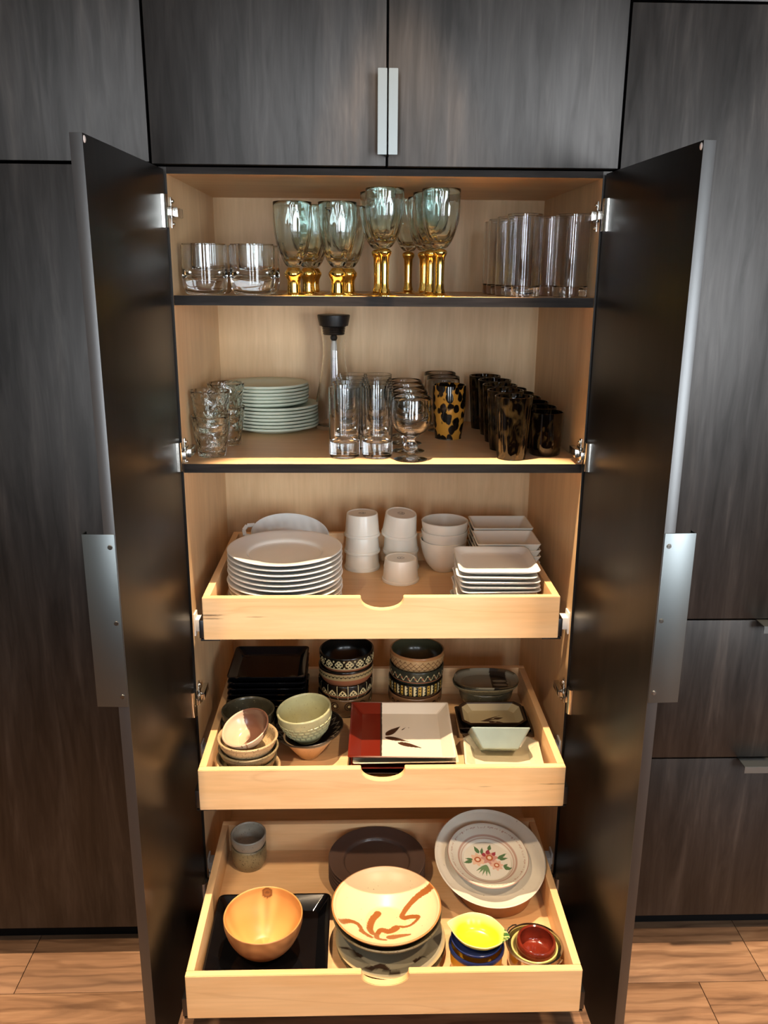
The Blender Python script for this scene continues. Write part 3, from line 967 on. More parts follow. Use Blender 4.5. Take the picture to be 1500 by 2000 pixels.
# tortoiseshell tumblers
out = [(0, 0), (0.029, 0), (0.032, 0.003), (0.034, 0.02), (0.0385, 0.09), (0.0425, 0.141)]
me = lathe_mesh('tall_tortoiseshell_tumbler', spl(out, 4) + [(0.0415, 0.1416)] + spl([(0.0402, 0.141), (0.0362, 0.09), (0.031, 0.02), (0.027, 0.012), (0, 0.010)], 4), TORT, 96, ribs=(16, 0.022, 0.006, 0.132), angle=60)
RW5 = ['front', 'second', 'third', 'fourth', 'fifth', 'sixth']
for r_, (x, y) in enumerate(((0.291, 0.066), (0.289, 0.168), (0.292, 0.268), (0.294, 0.364), (0.282, 0.458))):
    tag(obj('tall_tortoiseshell_tumbler', me, None, (x, y, S2 + 0.0003), (0, 0, r_ * 0.9)), f'tall ribbed tortoiseshell glass tumbler, {RW5[r_]} of its row', 'tumbler', 'tall tortoiseshell tumblers')
out = [(0, 0), (0.032, 0), (0.0355, 0.003), (0.0362, 0.02), (0.0388, 0.099)]
me = lathe_mesh('short_tortoiseshell_tumbler', out + [(0.038, 0.0997), (0.0368, 0.099), (0.0338, 0.02), (0.030, 0.013), (0, 0.012)], TORT2, 64, angle=50)
for r_, (x, y) in enumerate(((0.376, 0.108), (0.378, 0.190), (0.376, 0.271), (0.374, 0.352), (0.372, 0.433), (0.368, 0.514))):
    tag(obj('short_tortoiseshell_tumbler', me, None, (x, y, S2 + 0.0003), (0, 0, r_ * 1.3)), f'short mottled tortoiseshell tumbler, {RW5[r_]} of the row by the right wall', 'tumbler', 'short tortoiseshell tumblers')

# ------------------------------------------------------------------ top tray: white ware
me = lathe_mesh('dinner_plate', spl([(0, 0.002), (0.055, 0.0015), (0.066, 0.0), (0.070, 0.002), (0.085, 0.006), (0.110, 0.0135), (0.1355, 0.0205)], 4) + [(0.1365, 0.0222), (0.1355, 0.0236)] + spl([(0.134, 0.0238), (0.110, 0.0175), (0.092, 0.0125), (0.086, 0.0065), (0.078, 0.0048), (0.04, 0.0045), (0, 0.0045)], 4), PORC, 96, angle=60)
NP = 11
for k in range(NP):
    dx = 0.0 if k > 6 else random.uniform(-.003, .003)
    tag(obj('dinner_plate', me, None, (-0.232 + dx, 0.108 + random.uniform(-.002, .002), F1 + 0.0003 + k * 0.0122), (0, 0, k)),
        f'white round dinner plate, {ORD[NP - 1 - k]} of the tall stack in the upper tray', 'plate', 'white dinner plates')

# oval fluted dishes behind the plates
def ripple(x, y, z):
    t = math.atan2(y, x)
    return (x, y, z + (0.0012 * math.sin(x * 260 + y * 120) if z > 0.008 and x * x / 0.011 + y * y / 0.0042 < 0.95 else 0))
op = spl([(0, 0.0), (0.5, 0.0), (0.72, 0.008), (0.92, 0.028), (1.0, 0.036)], 6) + [(0.985, 0.0385)] + spl([(0.965, 0.036), (0.88, 0.028), (0.68, 0.011), (0.5, 0.005), (0, 0.005)], 6)
me = lathe_mesh('oval_dish', op, PORC, 80, sx=0.104, sy=0.066, warp=ripple, angle=60)
for k in range(4):
    top = k == 3
    t = empty('oval_dish', (-0.243 + (0.004 if top else 0), 0.362 if top else 0.345, F1 + 0.0003 + k * 0.0125 + (0.040 if top else 0)),
              f'white oval rippled dish, {ORD[3 - k]} of the pile behind the dinner plates', 'dish', 'white oval dishes')
    if top: t.rotation_euler = (R(37), R(4), R(-4))
    obj('bowl', me, t)
    bm = bmesh.new()
    pts = [(-0.098, -0.020), (-0.118, -0.016), (-0.124, 0.0), (-0.118, 0.016), (-0.098, 0.020)]
    for a_, b2 in zip(pts, pts[1:]):
        p0, p1 = Vector((*a_, 0.0335)), Vector((*b2, 0.0335))
        dd = p1 - p0
        add_box(bm, 0, dd.length, -0.005, 0.005, -0.0025, 0.0025, 0.001, Matrix.Translation(p0) @ Matrix.Rotation(math.atan2(dd.y, dd.x), 4, 'Z'))
    obj('handle', bm_mesh('handle', bm, PORC), t)

# ramekins, upside down
rp = [(0, 0.0600), (0.036, 0.0605), (0.0385, 0.0620), (0.0408, 0.0615), (0.0418, 0.0585), (0.0462, 0.0085), (0.0480, 0.0070), (0.0488, 0.004), (0.0480, 0.0), (0.0450, 0.0), (0.0440, 0.006), (0.0385, 0.055), (0, 0.056)]
me = lathe_mesh('ramekin', rp, PORC_W, 160, ribs=(40, 0.019, 0.0084, 0.059), angle=30)
def stampmat():
    return simple('grey_stamp', (0.12, 0.12, 0.12), 0.5)
STAMP = stampmat()
def ramekin(x, y, z, lb, rot=(0, 0, 0), stamp=False):
    t = empty('ramekin', (x, y, z), lb, 'ramekin', 'white fluted ramekins')
    t.rotation_euler = rot
    obj('cup', me_r, t)
    if stamp:
        bm = bmesh.new()
        # small printed maker's ring with two inner arcs
        def ringarc(cx, cy, r0, a0, a1, w_):
            n = 20
            pr = None
            for i in range(n + 1):
                a = a0 + (a1 - a0) * i / n
                q = (bm.verts.new((cx + r0 * math.cos(a), cy + r0 * math.sin(a), 0)), bm.verts.new((cx + (r0 + w_) * math.cos(a), cy + (r0 + w_) * math.sin(a), 0)))
                if pr: bm.faces.new((pr[0], pr[1], q[1], q[0]))
                pr = q
        ringarc(0, 0, 0.0085, 0, 2 * PI, 0.0010)
        ringarc(0.0025, 0, 0.0040, 0.6, 5.4, 0.0010)
        ringarc(-0.0035, 0, 0.0030, 2.2, 7.0, 0.0010)
        obj('stamp', bm_mesh('stamp', bm, STAMP), t, (0, 0, 0.0606))
    return t
me_r = me
for k in range(3):
    ramekin(-0.047, 0.372, F1 + 0.0003 + k * 0.0465, f'upturned white fluted ramekin, {ORD[2 - k]} of the straight stack of three', (0, 0, k), k == 2)
ramekin(0.060, 0.372, F1 + 0.0003, 'upturned white fluted ramekin, lowest of the leaning stack of three')
ramekin(0.058, 0.372, F1 + 0.0478, 'upturned white fluted ramekin, middle of the leaning stack of three', (0, R(-4), 1))
ramekin(0.053, 0.372, F1 + 0.0955, 'upturned white fluted ramekin, topmost of the leaning stack of three', (R(1), R(-8), 2), True)
ramekin(0.053, 0.272, F1 + 0.0003, 'single upturned white fluted ramekin with printed stamp in front of the stacks', (0, 0, 0.3), True)

# round white bowls
bp_ = spl([(0, 0.002), (0.022, 0.002), (0.026, 0.0), (0.030, 0.003), (0.044, 0.020), (0.0545, 0.045), (0.0605, 0.070), (0.0625, 0.086)], 4)
me = lathe_mesh('round_bowl', wall(bp_, 0.004, 0.010), PORC_W, 72, angle=60)
for k in range(3):
    tag(obj('round_bowl', me, None, (0.172 + (0.002 if k else 0), 0.352, F1 + 0.0003 + k * 0.0265), (R(0), R(0), k)), f'white round bowl, {ORD[2 - k]} of the stack beside the ramekins', 'bowl', 'white round bowls')

# rectangular white bowls in two piles
def sq_bowl(hx, hy, h, t=0.004, c=0.006, flare=0.72, mat=PORC_W, name='square_bowl'):
    rg = [(hx * flare * .9, hy * flare * .9, c, 0.0), (hx * flare, hy * flare, c, 0.002), (hx, hy, c, h - 0.001), (hx - 0.001, hy - 0.001, c, h), (hx - t + 0.001, hy - t + 0.001, c, h),
          (hx - t, hy - t, c, h - 0.001), (hx * flare - t * .5, hy * flare - t * .5, c, t + 0.002), (hx * flare - t, hy * flare - t, c, t)]
    return dish_mesh(name, rg, mat, 4, angle=30)
me = sq_bowl(0.080, 0.060, 0.048)
for s_, (x, y, z0) in enumerate(((0.318, 0.234, 0), (0.324, 0.362, 0.004))):
    for k in range(6):
        tag(obj('square_bowl', me, None, (x + random.uniform(-.001, .001), y, F1 + 0.0003 + k * (0.0160 + z0 / 6)), (0, 0, 0)), f'white angular bowl, {ORD[5 - k]} of the {"rear" if s_ else "front"} pile in the right corner', 'bowl', 'white angular bowls')

# square plates
hs = 0.093
rg = [(hs * .62, hs * .62, 0.02, 0.0), (hs * .70, hs * .70, 0.022, 0.001), (hs * .98, hs * .98, 0.020, 0.0145), (hs, hs, 0.020, 0.0165), (hs - .001, hs - .001, 0.020, 0.0180), (hs - .004, hs - .004, 0.019, 0.0178),
      (hs * .86, hs * .86, 0.018, 0.0085), (hs * .78, hs * .78, 0.018, 0.0055), (hs * .6, hs * .6, 0.018, 0.0050)]
me = dish_mesh('square_plate', rg, PORC, 6, angle=60)
NS = 10
for k in range(NS):
    tag(obj('square_plate', me, None, (0.266 + (random.uniform(-.004, .004) if k < NS - 1 else 0), 0.068 + random.uniform(-.002, .002), F1 + 0.0003 + k * 0.0122), (0, 0, R(random.uniform(-2.5, 2.5) - 1 if k < NS - 1 else -1))),
        f'white square plate with rounded corners, {ORD[NS - 1 - k]} of the stack at the front right', 'plate', 'white square plates')

# ------------------------------------------------------------------ middle tray
# black square plates
hs = 0.097
rg = [(hs * .70, hs * .66, 0.010, 0.0), (hs * .78, hs * .74, 0.012, 0.001), (hs, hs * .94, 0.012, 0.0185), (hs, hs * .94, 0.012, 0.0205), (hs - .003, hs * .94 - .003, 0.011, 0.0205), (hs * .78, hs * .72, 0.012, 0.0065), (hs * .6, hs * .55, 0.012, 0.0060)]
me = dish_mesh('black_plate', rg, BLACKG, 4, angle=30)
for k in range(9):
    tag(obj('black_plate', me, None, (-0.287 + random.uniform(-.002, .002), 0.184, F2 + 0.0003 + k * 0.0158), (0, 0, 0)), f'glossy black square plate, {ORD[8 - k]} of the stack at the middle tray\'s back', 'plate', 'black square plates')

# painted clay bowls
BPROF = spl([(0, 0.001), (0.038, 0.0), (0.050, 0.007), (0.062, 0.022), (0.0685, 0.034), (0.0705, 0.045), (0.0705, 0.062)], 8)
def fr(v): return v - np.floor(v)
def mixp(c, m, col):
    m = np.clip(m, 0, 1)[:, None]
    return c * (1 - m) + np.array(col)[None] * m
CR, BK, TC, BR = srgb(206, 188, 140), srgb(20, 16, 12), srgb(150, 92, 62), srgb(120, 84, 52)
def bowl_paint(kind):
    def f(x, y, z, nx, ny, nz):
        th = np.arctan2(y, x)
        r = np.hypot(x, y)
        inside = (nx * x + ny * y) / np.maximum(r, 1e-5) < 0.0
        n = len(x)
        s = th * 0.0705            # arc length
        if kind == 'flowers':
            c = np.tile(np.array(BK), (n, 1))
            cell = 0.0277
            a = (fr(s / cell) - .5) * cell
            m = np.zeros(n)
            for ox, oz in ((0, .0055), (0, -.0055), (.0055, 0), (-.0055, 0)):
                d = np.hypot(a - ox, z - .046 - oz)
                m = np.maximum(m, (np.abs(d - .0038) < .0014))
            d2 = np.hypot((fr(s / cell + .5) - .5) * cell, np.abs(z - .046) - .0085)
            m = np.maximum(m, np.abs(d2) < .0022)
            c = mixp(c, m, CR)
            c = mixp(c, (z < .0325), TC)
            c = mixp(c, (np.abs(z - .0335) < .001), CR)
            ins = BK
        elif kind == 'scallop':
            c = np.tile(np.array(TC), (n, 1))
            a = np.abs(fr(s / .011) - .5) * 2
            c = mixp(c, (z > .040) & (z < .056), srgb(164, 140, 96))
            c = mixp(c, (np.abs(z - .0525 + .0045 * np.sqrt(np.clip(1 - a * a, 0, 1))) < .0013), BK)
            c = mixp(c, (z > .057), BK)
            ins = BK
        elif kind == 'leaves':
            c = np.tile(np.array(srgb(64, 48, 34)), (n, 1))
            c = mixp(c, (z > .034), BK)
            cell = 0.0277
            a = (fr(s / cell) - .5) * cell
            zz = z - .036
            for sg in (-1, 1):
                d = np.abs(a * sg - (.002 + 0.55 * zz + 12 * zz * zz))
                wd = .0024 * np.clip(1 - np.abs(zz - .010) / .011, 0, 1)
                c = mixp(c, d < wd, CR)
                d = np.hypot(a - sg * .0095, zz - .004)
                c = mixp(c, (np.abs(d - .0035) < .0011), CR)
            c = mixp(c, np.abs(a) < .0006, CR)
            c = mixp(c, (np.abs(z - .0335) < .001), TC)
            ins = BK
        elif kind == 'spirals':
            c = np.tile(np.array(srgb(86, 64, 42)), (n, 1))
            cell = 0.037
            a = (fr(s / cell) - .5) * cell
            d = np.hypot(a, z - .046)
            ang = np.arctan2(z - .046, a)
            c = mixp(c, (np.abs(fr((d - ang * .0009) / .0055) - .5) < .2) & (d < .013), BK)
            c = mixp(c, (d < .003), CR)
            ins = BK
        elif kind == 'scales':
            c = np.tile(np.array(srgb(176, 140, 96)), (n, 1))
            row = np.floor(z / .0075)
            a = (fr(s / .015 + .5 * (row % 2)) - .5) * .015
            d = np.hypot(a, (z - row * .0075 - .0075) * 1.0)
            c = mixp(c, (np.abs(d - .0068) < .0008) & (z > .018) & (z < .052), srgb(104, 70, 44))
            c = mixp(c, z > .056, srgb(160, 112, 70))
            c = mixp(c, z < .016, TC)
            ins = srgb(64, 62, 44)
        elif kind == 'vine':
            c = np.tile(np.array(srgb(44, 46, 36)), (n, 1))
            a = (fr(s / .0185) - .5) * .0185
            c = mixp(c, np.abs(z - .046 - .006 * np.sin(s / .0185 * 2 * PI)) < .0014, CR)
            c = mixp(c, np.hypot(a, z - .046) < .0028, TC)
            c = mixp(c, np.abs(z - .0345) < .001, TC)
            ins = BK
        elif kind == 'bars':
            c = np.tile(np.array(BK), (n, 1))
            q = fr(s / .0235)
            band = (z > .034) & (z < .060)
            c = mixp(c, (q < .30) & band, srgb(196, 180, 136))
            c = mixp(c, (q > .5) & (q < .8) & band, srgb(176, 140, 60))
            d = np.hypot((q - .65) * .0235, (fr(z / .0085) - .5) * .0085)
            c = mixp(c, (d < .0022) & band, BK)
            d = np.hypot((q - .30) * .0235, (fr(z / .008) - .5) * .008)
            c = mixp(c, (d < .0030) & band, srgb(30, 40, 36))
            c = mixp(c, z < .032, srgb(92, 64, 44))
            ins = BK
        else:
            c = np.tile(np.array(srgb(100, 70, 46)), (n, 1))
            a = (fr(s / .02) - .5) * .02
            c = mixp(c, np.abs(np.hypot(a, z - .047) - .005) < .0013, BK)
            ins = BK
        return mixp(c, inside, ins)
    return f
def clay_bowl(kind, x, y, z, rot, lb, grp):
    pf = BPROF + [(0.0685, 0.0636)] + [(max(r_ - 0.0048, 0), z_) for r_, z_ in reversed(BPROF) if z_ > 0.008] + [(0, 0.0075)]
    # extra rings on the outside keep the drawing crisp
    fine = []
    for a_, b2 in zip(pf, pf[1:]):
        fine.append(a_)
        L_ = math.hypot(b2[0] - a_[0], b2[1] - a_[1])
        k = int(L_ / 0.0011) if a_[1] > 0.01 and a_[0] > 0.05 and b2[1] > a_[1] else 0
        for i in range(1, k): fine.append((a_[0] + (b2[0] - a_[0]) * i / k, a_[1] + (b2[1] - a_[1]) * i / k))
    fine.append(pf[-1])
    me = lathe_mesh('clay_bowl', fine, PAINT, 360, angle=60)
    paint(me, bowl_paint(kind))
    tag(obj('clay_bowl', me, None, (x, y, z), rot), lb, 'bowl', grp)
for k, (kd, lb) in enumerate((('spirals', 'brown clay bowl with dark spirals at the bottom of the left painted stack'), ('leaves', 'black clay bowl with cream leaf sprays, third in the left painted stack'),
                              ('scallop', 'clay bowl with tan scalloped band, second in the left painted stack'), ('flowers', 'black clay bowl with cream ringed flowers on top of the left stack'))):
    clay_bowl(kd, -0.088 + (k - 2) * 0.002, 0.196, F2 + 0.0003 + k * 0.0385, (R(0 if k == 0 else 1.0), R(-1.5 if k > 1 else 0), R(-96 + 23 * k)), lb, 'left stack of painted clay bowls')
for k, (kd, lb) in enumerate((('rings', 'brown clay bowl with dark rings at the bottom of the right painted stack'), ('bars', 'clay bowl with black and cream upright bars, third in the right stack'),
                              ('vine', 'dark clay bowl with wavy vine border, second in the right painted stack'), ('scales', 'tan clay bowl with fish-scale pattern on top of the right stack'))):
    clay_bowl(kd, 0.093 + (k - 2) * 0.001, 0.198, F2 + 0.0003 + k * 0.0375, (0, R(1 if k > 1 else 0), R(-90 + 31 * k)), lb, 'right stack of painted clay bowls')

# stoneware at the left
dk = spl([(0, 0.002), (0.030, 0.0), (0.034, 0.004), (0.050, 0.022), (0.060, 0.045), (0.0635, 0.072)], 5)
me = lathe_mesh('green_bowl', wall(dk, 0.005, 0.010), DKGREEN, 72, angle=60)
tag(obj('green_bowl', me, None, (-0.322, 0.020, F2 + 0.0285)), 'dark green glazed bowl between the black plates and the tan dishes', 'bowl')
tag(obj('green_bowl', me, None, (-0.322, 0.020, F2 + 0.0003)), 'dark green glazed bowl carrying another one just like it', 'bowl')
td = spl([(0, 0.001), (0.046, 0.0), (0.054, 0.004), (0.062, 0.016), (0.0655, 0.027)], 5)
tpr = td + [(0.0672, 0.0290), (0.0680, 0.0315), (0.0668, 0.0335), (0.0640, 0.0335), (0.0615, 0.031)] + spl([(0.0600, 0.027), (0.055, 0.012), (0.046, 0.007), (0, 0.006)], 5)
me = lathe_mesh('tan_dish', tpr, TAN, 72, angle=60)
me2 = lathe_mesh('tan_dish', tpr, GREYG, 72, angle=60)
for k in range(4):
    m_ = me if k in (0, 3) else me2
    tag(obj('tan_dish', m_, None, (-0.306 + (0.004, -0.004, 0.001, 0.0)[k], -0.113, F2 + 0.0003 + 0.0250 * k), (0, 0, k)), f'speckled stoneware dish with tan rim, {ORD[3 - k]} of the pile at the left front', 'dish', 'speckled stoneware dishes')
tb = spl([(0, 0.001), (0.022, 0.0), (0.026, 0.003), (0.040, 0.014), (0.051, 0.030), (0.055, 0.042)], 8)
me = lathe_mesh('tilted_bowl', wall(tb, 0.004, 0.007), PAINT, 160, angle=60)
def tilt_paint(x, y, z, nx, ny, nz):
    c = np.tile(np.array(srgb(196, 168, 142)), (len(x), 1))
    c = mixp(c, (x > -0.006 + 0.004 * np.sin(y * 120)), srgb(86, 58, 46))
    c = mixp(c, (x > -0.006) & (y < -0.034), srgb(200, 176, 150))
    c = mixp(c, np.abs(x + 0.008 + 0.5 * (y + .03)) * (y < -0.01) + 1 * (y >= -0.01) < 0.0012, srgb(150, 96, 66))
    return c
paint(me, tilt_paint)
tag(obj('tilted_bowl', me, None, (-0.298, -0.111, F2 + 0.0965), (R(17), R(-17), 0)), 'small two-tone pink and brown bowl tilted on the pile of tan dishes', 'bowl')

# nested bowls beside them
tb = spl([(0, 0.002), (0.022, 0.0), (0.026, 0.004), (0.040, 0.022), (0.054, 0.042), (0.060, 0.052)], 5)
tag(lathe('tan_bowl', wall(tb, 0.0045, 0.009), ceramic('pale_tan_glaze', srgb(196, 166, 128), 0.3, srgb(150, 120, 86), 0.66, 220, 0.06), (-0.176, -0.020, F2 + 0.0003), segs=72, angle=60), 'pale tan bowl at the bottom of the nested green set', 'bowl')
db = spl([(0, 0.002), (0.020, 0.0), (0.030, 0.006), (0.055, 0.020), (0.078, 0.034), (0.083, 0.040)], 6)
me = lathe_mesh('dark_bowl', wall(db, 0.004, 0.007), PAINT, 220, angle=60)
def zig(x, y, z, nx, ny, nz):
    c = np.tile(np.array(srgb(28, 22, 18)), (len(x), 1))
    th = np.arctan2(y, x)
    r = np.hypot(x, y)
    a = np.abs(fr(th / (2 * PI) * 22) - .5) * 2
    m = (np.abs(r - 0.060 - 0.013 * a) < .0013) & (nz > 0)
    return mixp(c, m, srgb(112, 100, 84))
paint(me, zig)
tag(obj('dark_bowl', me, None, (-0.172, -0.014, F2 + 0.0325), (R(3), R(-5), 0)), 'dark brown bowl with zigzag lines, between the tan and the green bowl', 'bowl')
cb = spl([(0, 0.002), (0.028, 0.0), (0.033, 0.004), (0.045, 0.018), (0.055, 0.036), (0.0625, 0.060), (0.0645, 0.080)], 6)
t = empty('green_bowl', (-0.176, -0.018, F2 + 0.0465), 'pale green celadon bowl with raised basket pattern, top of the nested set', 'bowl')
t.rotation_euler = (R(4), R(-7), 0)
lathe('bowl', wall(cb, 0.005, 0.010), CELADON, parent=t, segs=80, angle=60)
bm = bmesh.new()
for row in range(4):
    z = 0.0285 + row * 0.0092
    rr = np.interp(z, [q[1] for q in cb], [q[0] for q in cb])
    for i in range(26):
        a = 2 * PI * (i + 0.5 * (row % 2)) / 26
        M_ = Matrix.Rotation(a, 4, 'Z') @ Matrix.Translation((rr - 0.0002, 0, z)) @ Matrix.Rotation(R(20), 4, 'Y')
        add_box(bm, -0.002, 0.0016, -rr * 0.092, rr * 0.092, -0.0034, 0.0034, 0.0008, M_)
o = obj('relief', bm_mesh('relief', bm, CELADON), t)
o['kind'] = 'stuff'

# rectangular trays with leaf drawing
hx, hy = 0.122, 0.127
def grid_dish(name, hx, hy, c, h, flare, t, mat, fn, nx=150, tip=0.0):
    """rectangular dish with a dense inner face for a drawing; corners chamfered by c"""
    n = 1 if c else 1
    rg = [(hx * flare * .96, hy * flare * .96, max(c * flare, .002), 0.0), (hx * flare, hy * flare, max(c * flare, .002), 0.0015), (hx, hy, max(c, .003), h - .0015), (hx, hy, max(c, .003), h), (hx - t, hy - t, max(c, .003), h)]
    fx, fy = hx * flare - t, hy * flare - t
    bm = bmesh.new()
    loops = []
    for (a, b2, c2, z) in rg:
        loops.append([bm.verts.new((x, y, z)) for x, y in rr_loop(a, b2, c2, 1)])
    for A, B in zip(loops, loops[1:]):
        for i in range(8): bm.faces.new((A[i], A[(i + 1) % 8], B[(i + 1) % 8], B[i]))
    bm.faces.new(list(reversed(loops[0])))
    # inside: concentric octagonal loops, densely resampled
    K = nx
    def dense(hx_, hy_, c_, z):
        L = rr_loop(hx_, hy_, c_, 1)
        out = []
        per = [math.dist(L[i], L[(i + 1) % 8]) for i in range(8)]
        for i in range(8):
            k = KS[i]
            for j in range(k): out.append((L[i][0] + (L[(i + 1) % 8][0] - L[i][0]) * j / k, L[i][1] + (L[(i + 1) % 8][1] - L[i][1]) * j / k, z))
        return out
    KS = [max(2, K // 12) if i % 2 == 0 else K for i in range(8)]
    cc = max(c, .003)
    steps = []
    m1 = 24
    for k in range(m1 + 1):
        u = k / m1
        steps.append((hx - t + (fx - hx + t) * u, hy - t + (fy - hy + t) * u, cc + (max(c * flare, .002) - cc) * u, h + (t * 0.8 - h) * u))
    m2 = 60
    for k in range(1, m2):
        u = 1 - k / m2
        steps.append((fx * u, fy * u, max(c * flare, .002) * u, t * 0.8))
    prev = None
    first = None
    for q in steps:
        L = [bm.verts.new(p_) for p_ in dense(*q)]
        if prev:
            for i in range(len(L)): bm.faces.new((prev[i], prev[(i + 1) % len(L)], L[(i + 1) % len(L)], L[i]))
        prev = L
    bm.faces.new(prev)
    bmesh.ops.recalc_face_normals(bm, faces=[f for f in bm.faces])
    me = bpy.data.meshes.new(name)
    # rim: join the coarse outer loop to the dense inner one by a strip of faces
    lo = loops[-1]
    dn = None
    bm.verts.ensure_lookup_table()
    bm.to_mesh(me)
    bm.free()
    finish(me, mat, True, 30)
    if fn: paint(me, fn)
    return me
def seg(x, y, pts, w0, w1):
    """mask of a brush stroke through pts, half width w0 to w1"""
    m = np.zeros(len(x), bool)
    P = spl(pts, 8)
    P = [(a[0], a[1]) for a in P]
    for i, (p, q) in enumerate(zip(P, P[1:])):
        d = np.array(q) - np.array(p)
        L2 = max(d @ d, 1e-12)
        t_ = np.clip(((x - p[0]) * d[0] + (y - p[1]) * d[1]) / L2, 0, 1)
        ww = w0 + (w1 - w0) * (i / len(P))
        m |= np.hypot(x - p[0] - t_ * d[0], y - p[1] - t_ * d[1]) < ww
    return m
def seg2(x, y, pts, w0, w1):
    # spl clamps the first coordinate to be positive, so shift, draw, shift back
    return seg(x + 1.0, y, [(a + 1.0, b2) for a, b2 in pts], w0, w1)
def leaf(x, y, cx, cy, L_, wd, ang):
    u = (x - cx) * math.cos(ang) + (y - cy) * math.sin(ang)
    v = -(x - cx) * math.sin(ang) + (y - cy) * math.cos(ang)
    s = np.clip(u / L_, 0, 1)
    return (u > 0) & (u < L_) & (np.abs(v) < wd * np.sin(PI * s ** 0.7) ** 1.0 * (1 - 0.3 * s))
def tray_paint(x, y, z, nx, ny, nz):
    c = np.tile(np.array(srgb(206, 196, 182)), (len(x), 1))
    c = mixp(c, x < -0.047, srgb(98, 28, 17))
    c = mixp(c, np.abs(x + 0.047) < 0.0022, srgb(54, 40, 34))
    for q in ((-0.036, -0.006, .056, .0105, R(50)), (-0.038, -0.014, .058, .0090, R(-18)), (-0.008, -0.038, .062, .0090, R(-22))):
        c = mixp(c, leaf(x, y, *q) & (x > -.045), srgb(62, 38, 26))
    c = mixp(c, leaf(x, y, 0.002, 0.018, .018, .0016, R(52)), srgb(62, 38, 26))
    c = mixp(c, seg2(x, y, [(-.036, -.02), (-.01, -.028), (.02, -.033)], .0007, .0005), srgb(62, 38, 26))
    c = mixp(c, np.hypot(x - .02, y - .03) < .0012, srgb(62, 38, 26))
    out = (np.abs(x) > 0.1195) | (np.abs(y) > 0.1245)
    return c
me = grid_dish('leaf_tray', hx, hy, 0.003, 0.020, 0.80, 0.004, PAINT, tray_paint, 150)
tag(obj('leaf_tray', me, None, (0.044, -0.008, F2 + 0.0425), (0, 0, R(-1.5))), 'square ceramic tray glazed red and white with brown leaf drawing, on top of its pile', 'tray')
for k, (mt, lb) in enumerate(((TENMOKU, 'dark brown square tray at the bottom of the pile under the leaf tray'), (REDBR, 'red-brown square tray in the pile under the leaf tray'), (CREAM, 'cream square tray directly under the red and white leaf tray'))):
    me = sq_bowl(hx * 0.985, hy * 0.975, 0.020, 0.004, 0.004, 0.80, mt, 'stacked_tray')
    tag(obj('stacked_tray', me, None, (0.046 + (k - 1) * 0.003, -0.010, F2 + 0.0003 + 0.0138 * k), (0, 0, R(-1.5 + k))), lb, 'tray', 'trays under the leaf tray')

# oval dish with brush marks, and what lies under it
def ov(x, y, z, nx, ny, nz):
    c = np.tile(np.array(srgb(150, 142, 120)), (len(x), 1))
    c = mixp(c, (x > 0.014) & (x < 0.056), srgb(46, 40, 34))
    for cy in (-0.012, 0.010):
        c = mixp(c, ((x - .036) / .018) ** 2 + ((y - cy) / .0065) ** 2 < 1, srgb(150, 142, 120))
    rim = (x / .092) ** 2 + (y / .063) ** 2 > 0.90
    c = mixp(c, rim, srgb(84, 68, 46))
    return c
op2 = spl([(0, 0.001), (0.72, 0.0), (0.82, 0.003), (0.95, 0.012), (1.0, 0.017)], 6) + [(0.99, 0.0195), (0.975, 0.0185)]
inner = [(0.93, 0.012), (0.85, 0.0075), (0.78, 0.005)]
op2 += spl(inner, 8) + [(0.78 * (1 - k / 26), 0.005) for k in range(1, 27)]
def superell(x, y, z):
    # squarer outline than an ellipse
    t = math.atan2(y / 0.063, x / 0.091) if (x or y) else 0
    k = 1.0 / ((abs(math.cos(t)) ** 2.6 + abs(math.sin(t)) ** 2.6) ** (1 / 2.6))
    return (x * k, y * k, z)
me = lathe_mesh('oval_platter', op2, PAINT, 200, sx=0.085, sy=0.058, warp=superell, angle=60)
paint(me, ov)
tag(obj('oval_platter', me, None, (0.279, 0.205, F2 + 0.066), (0, 0, R(-2))), 'grey rounded platter with dark brush marks on top of the rear right pile', 'platter')
me = lathe_mesh('oval_platter', op2, GREYG, 80, sx=0.086, sy=0.058, warp=superell, angle=60)
tag(obj('oval_platter', me, None, (0.277, 0.205, F2 + 0.058), (0, 0, R(1))), 'grey-brown rounded platter directly under the brush-marked one', 'platter')
bw = spl([(0, 0.002), (0.5, 0.0), (0.62, 0.004), (0.86, 0.030), (0.96, 0.058)], 5)
me = lathe_mesh('green_bowl', [(r_ * 1.0, z_) for r_, z_ in bw] + [(0.93, 0.0595)] + [(max(r_ - 0.06, 0), z_) for r_, z_ in reversed(bw) if z_ > .006] + [(0, .006)], DKGREEN, 80, sx=0.076, sy=0.056, angle=60)
tag(obj('green_bowl', me, None, (0.279, 0.204, F2 + 0.0003)), 'dark green oval bowl underneath the rounded platters', 'bowl')

# octagonal dish with wheat drawing on dark dishes
def wheat(x, y, z, nx, ny, nz):
    c = np.tile(np.array(srgb(168, 156, 124)), (len(x), 1))
    c = mixp(c, z > 0.0175, srgb(52, 38, 28))
    D_ = srgb(64, 46, 32)
    for a_ in (-4, 12, 28):
        c = mixp(c, leaf(x, y, -0.030 + a_ * .0002, -0.012, .052, .0030, R(a_)), D_)
    for q in ((.004, -.004, .026, .006, R(14)), (.006, -.020, .026, .006, R(-10)), (-.010, -.018, .02, .004, R(-8))):
        c = mixp(c, leaf(x, y, *q), D_)
    return c
me = grid_dish('wheat_dish', 0.080, 0.052, 0.016, 0.020, 0.78, 0.004, PAINT, wheat, 80)
tag(obj('wheat_dish', me, None, (0.279, 0.090, F2 + 0.028), (R(2), 0, 0)), 'small octagonal cream dish with brown wheat drawing and dark rim', 'dish')
me = sq_bowl(0.090, 0.056, 0.022, 0.004, 0.006, 0.80, TENMOKU, 'dark_dish')
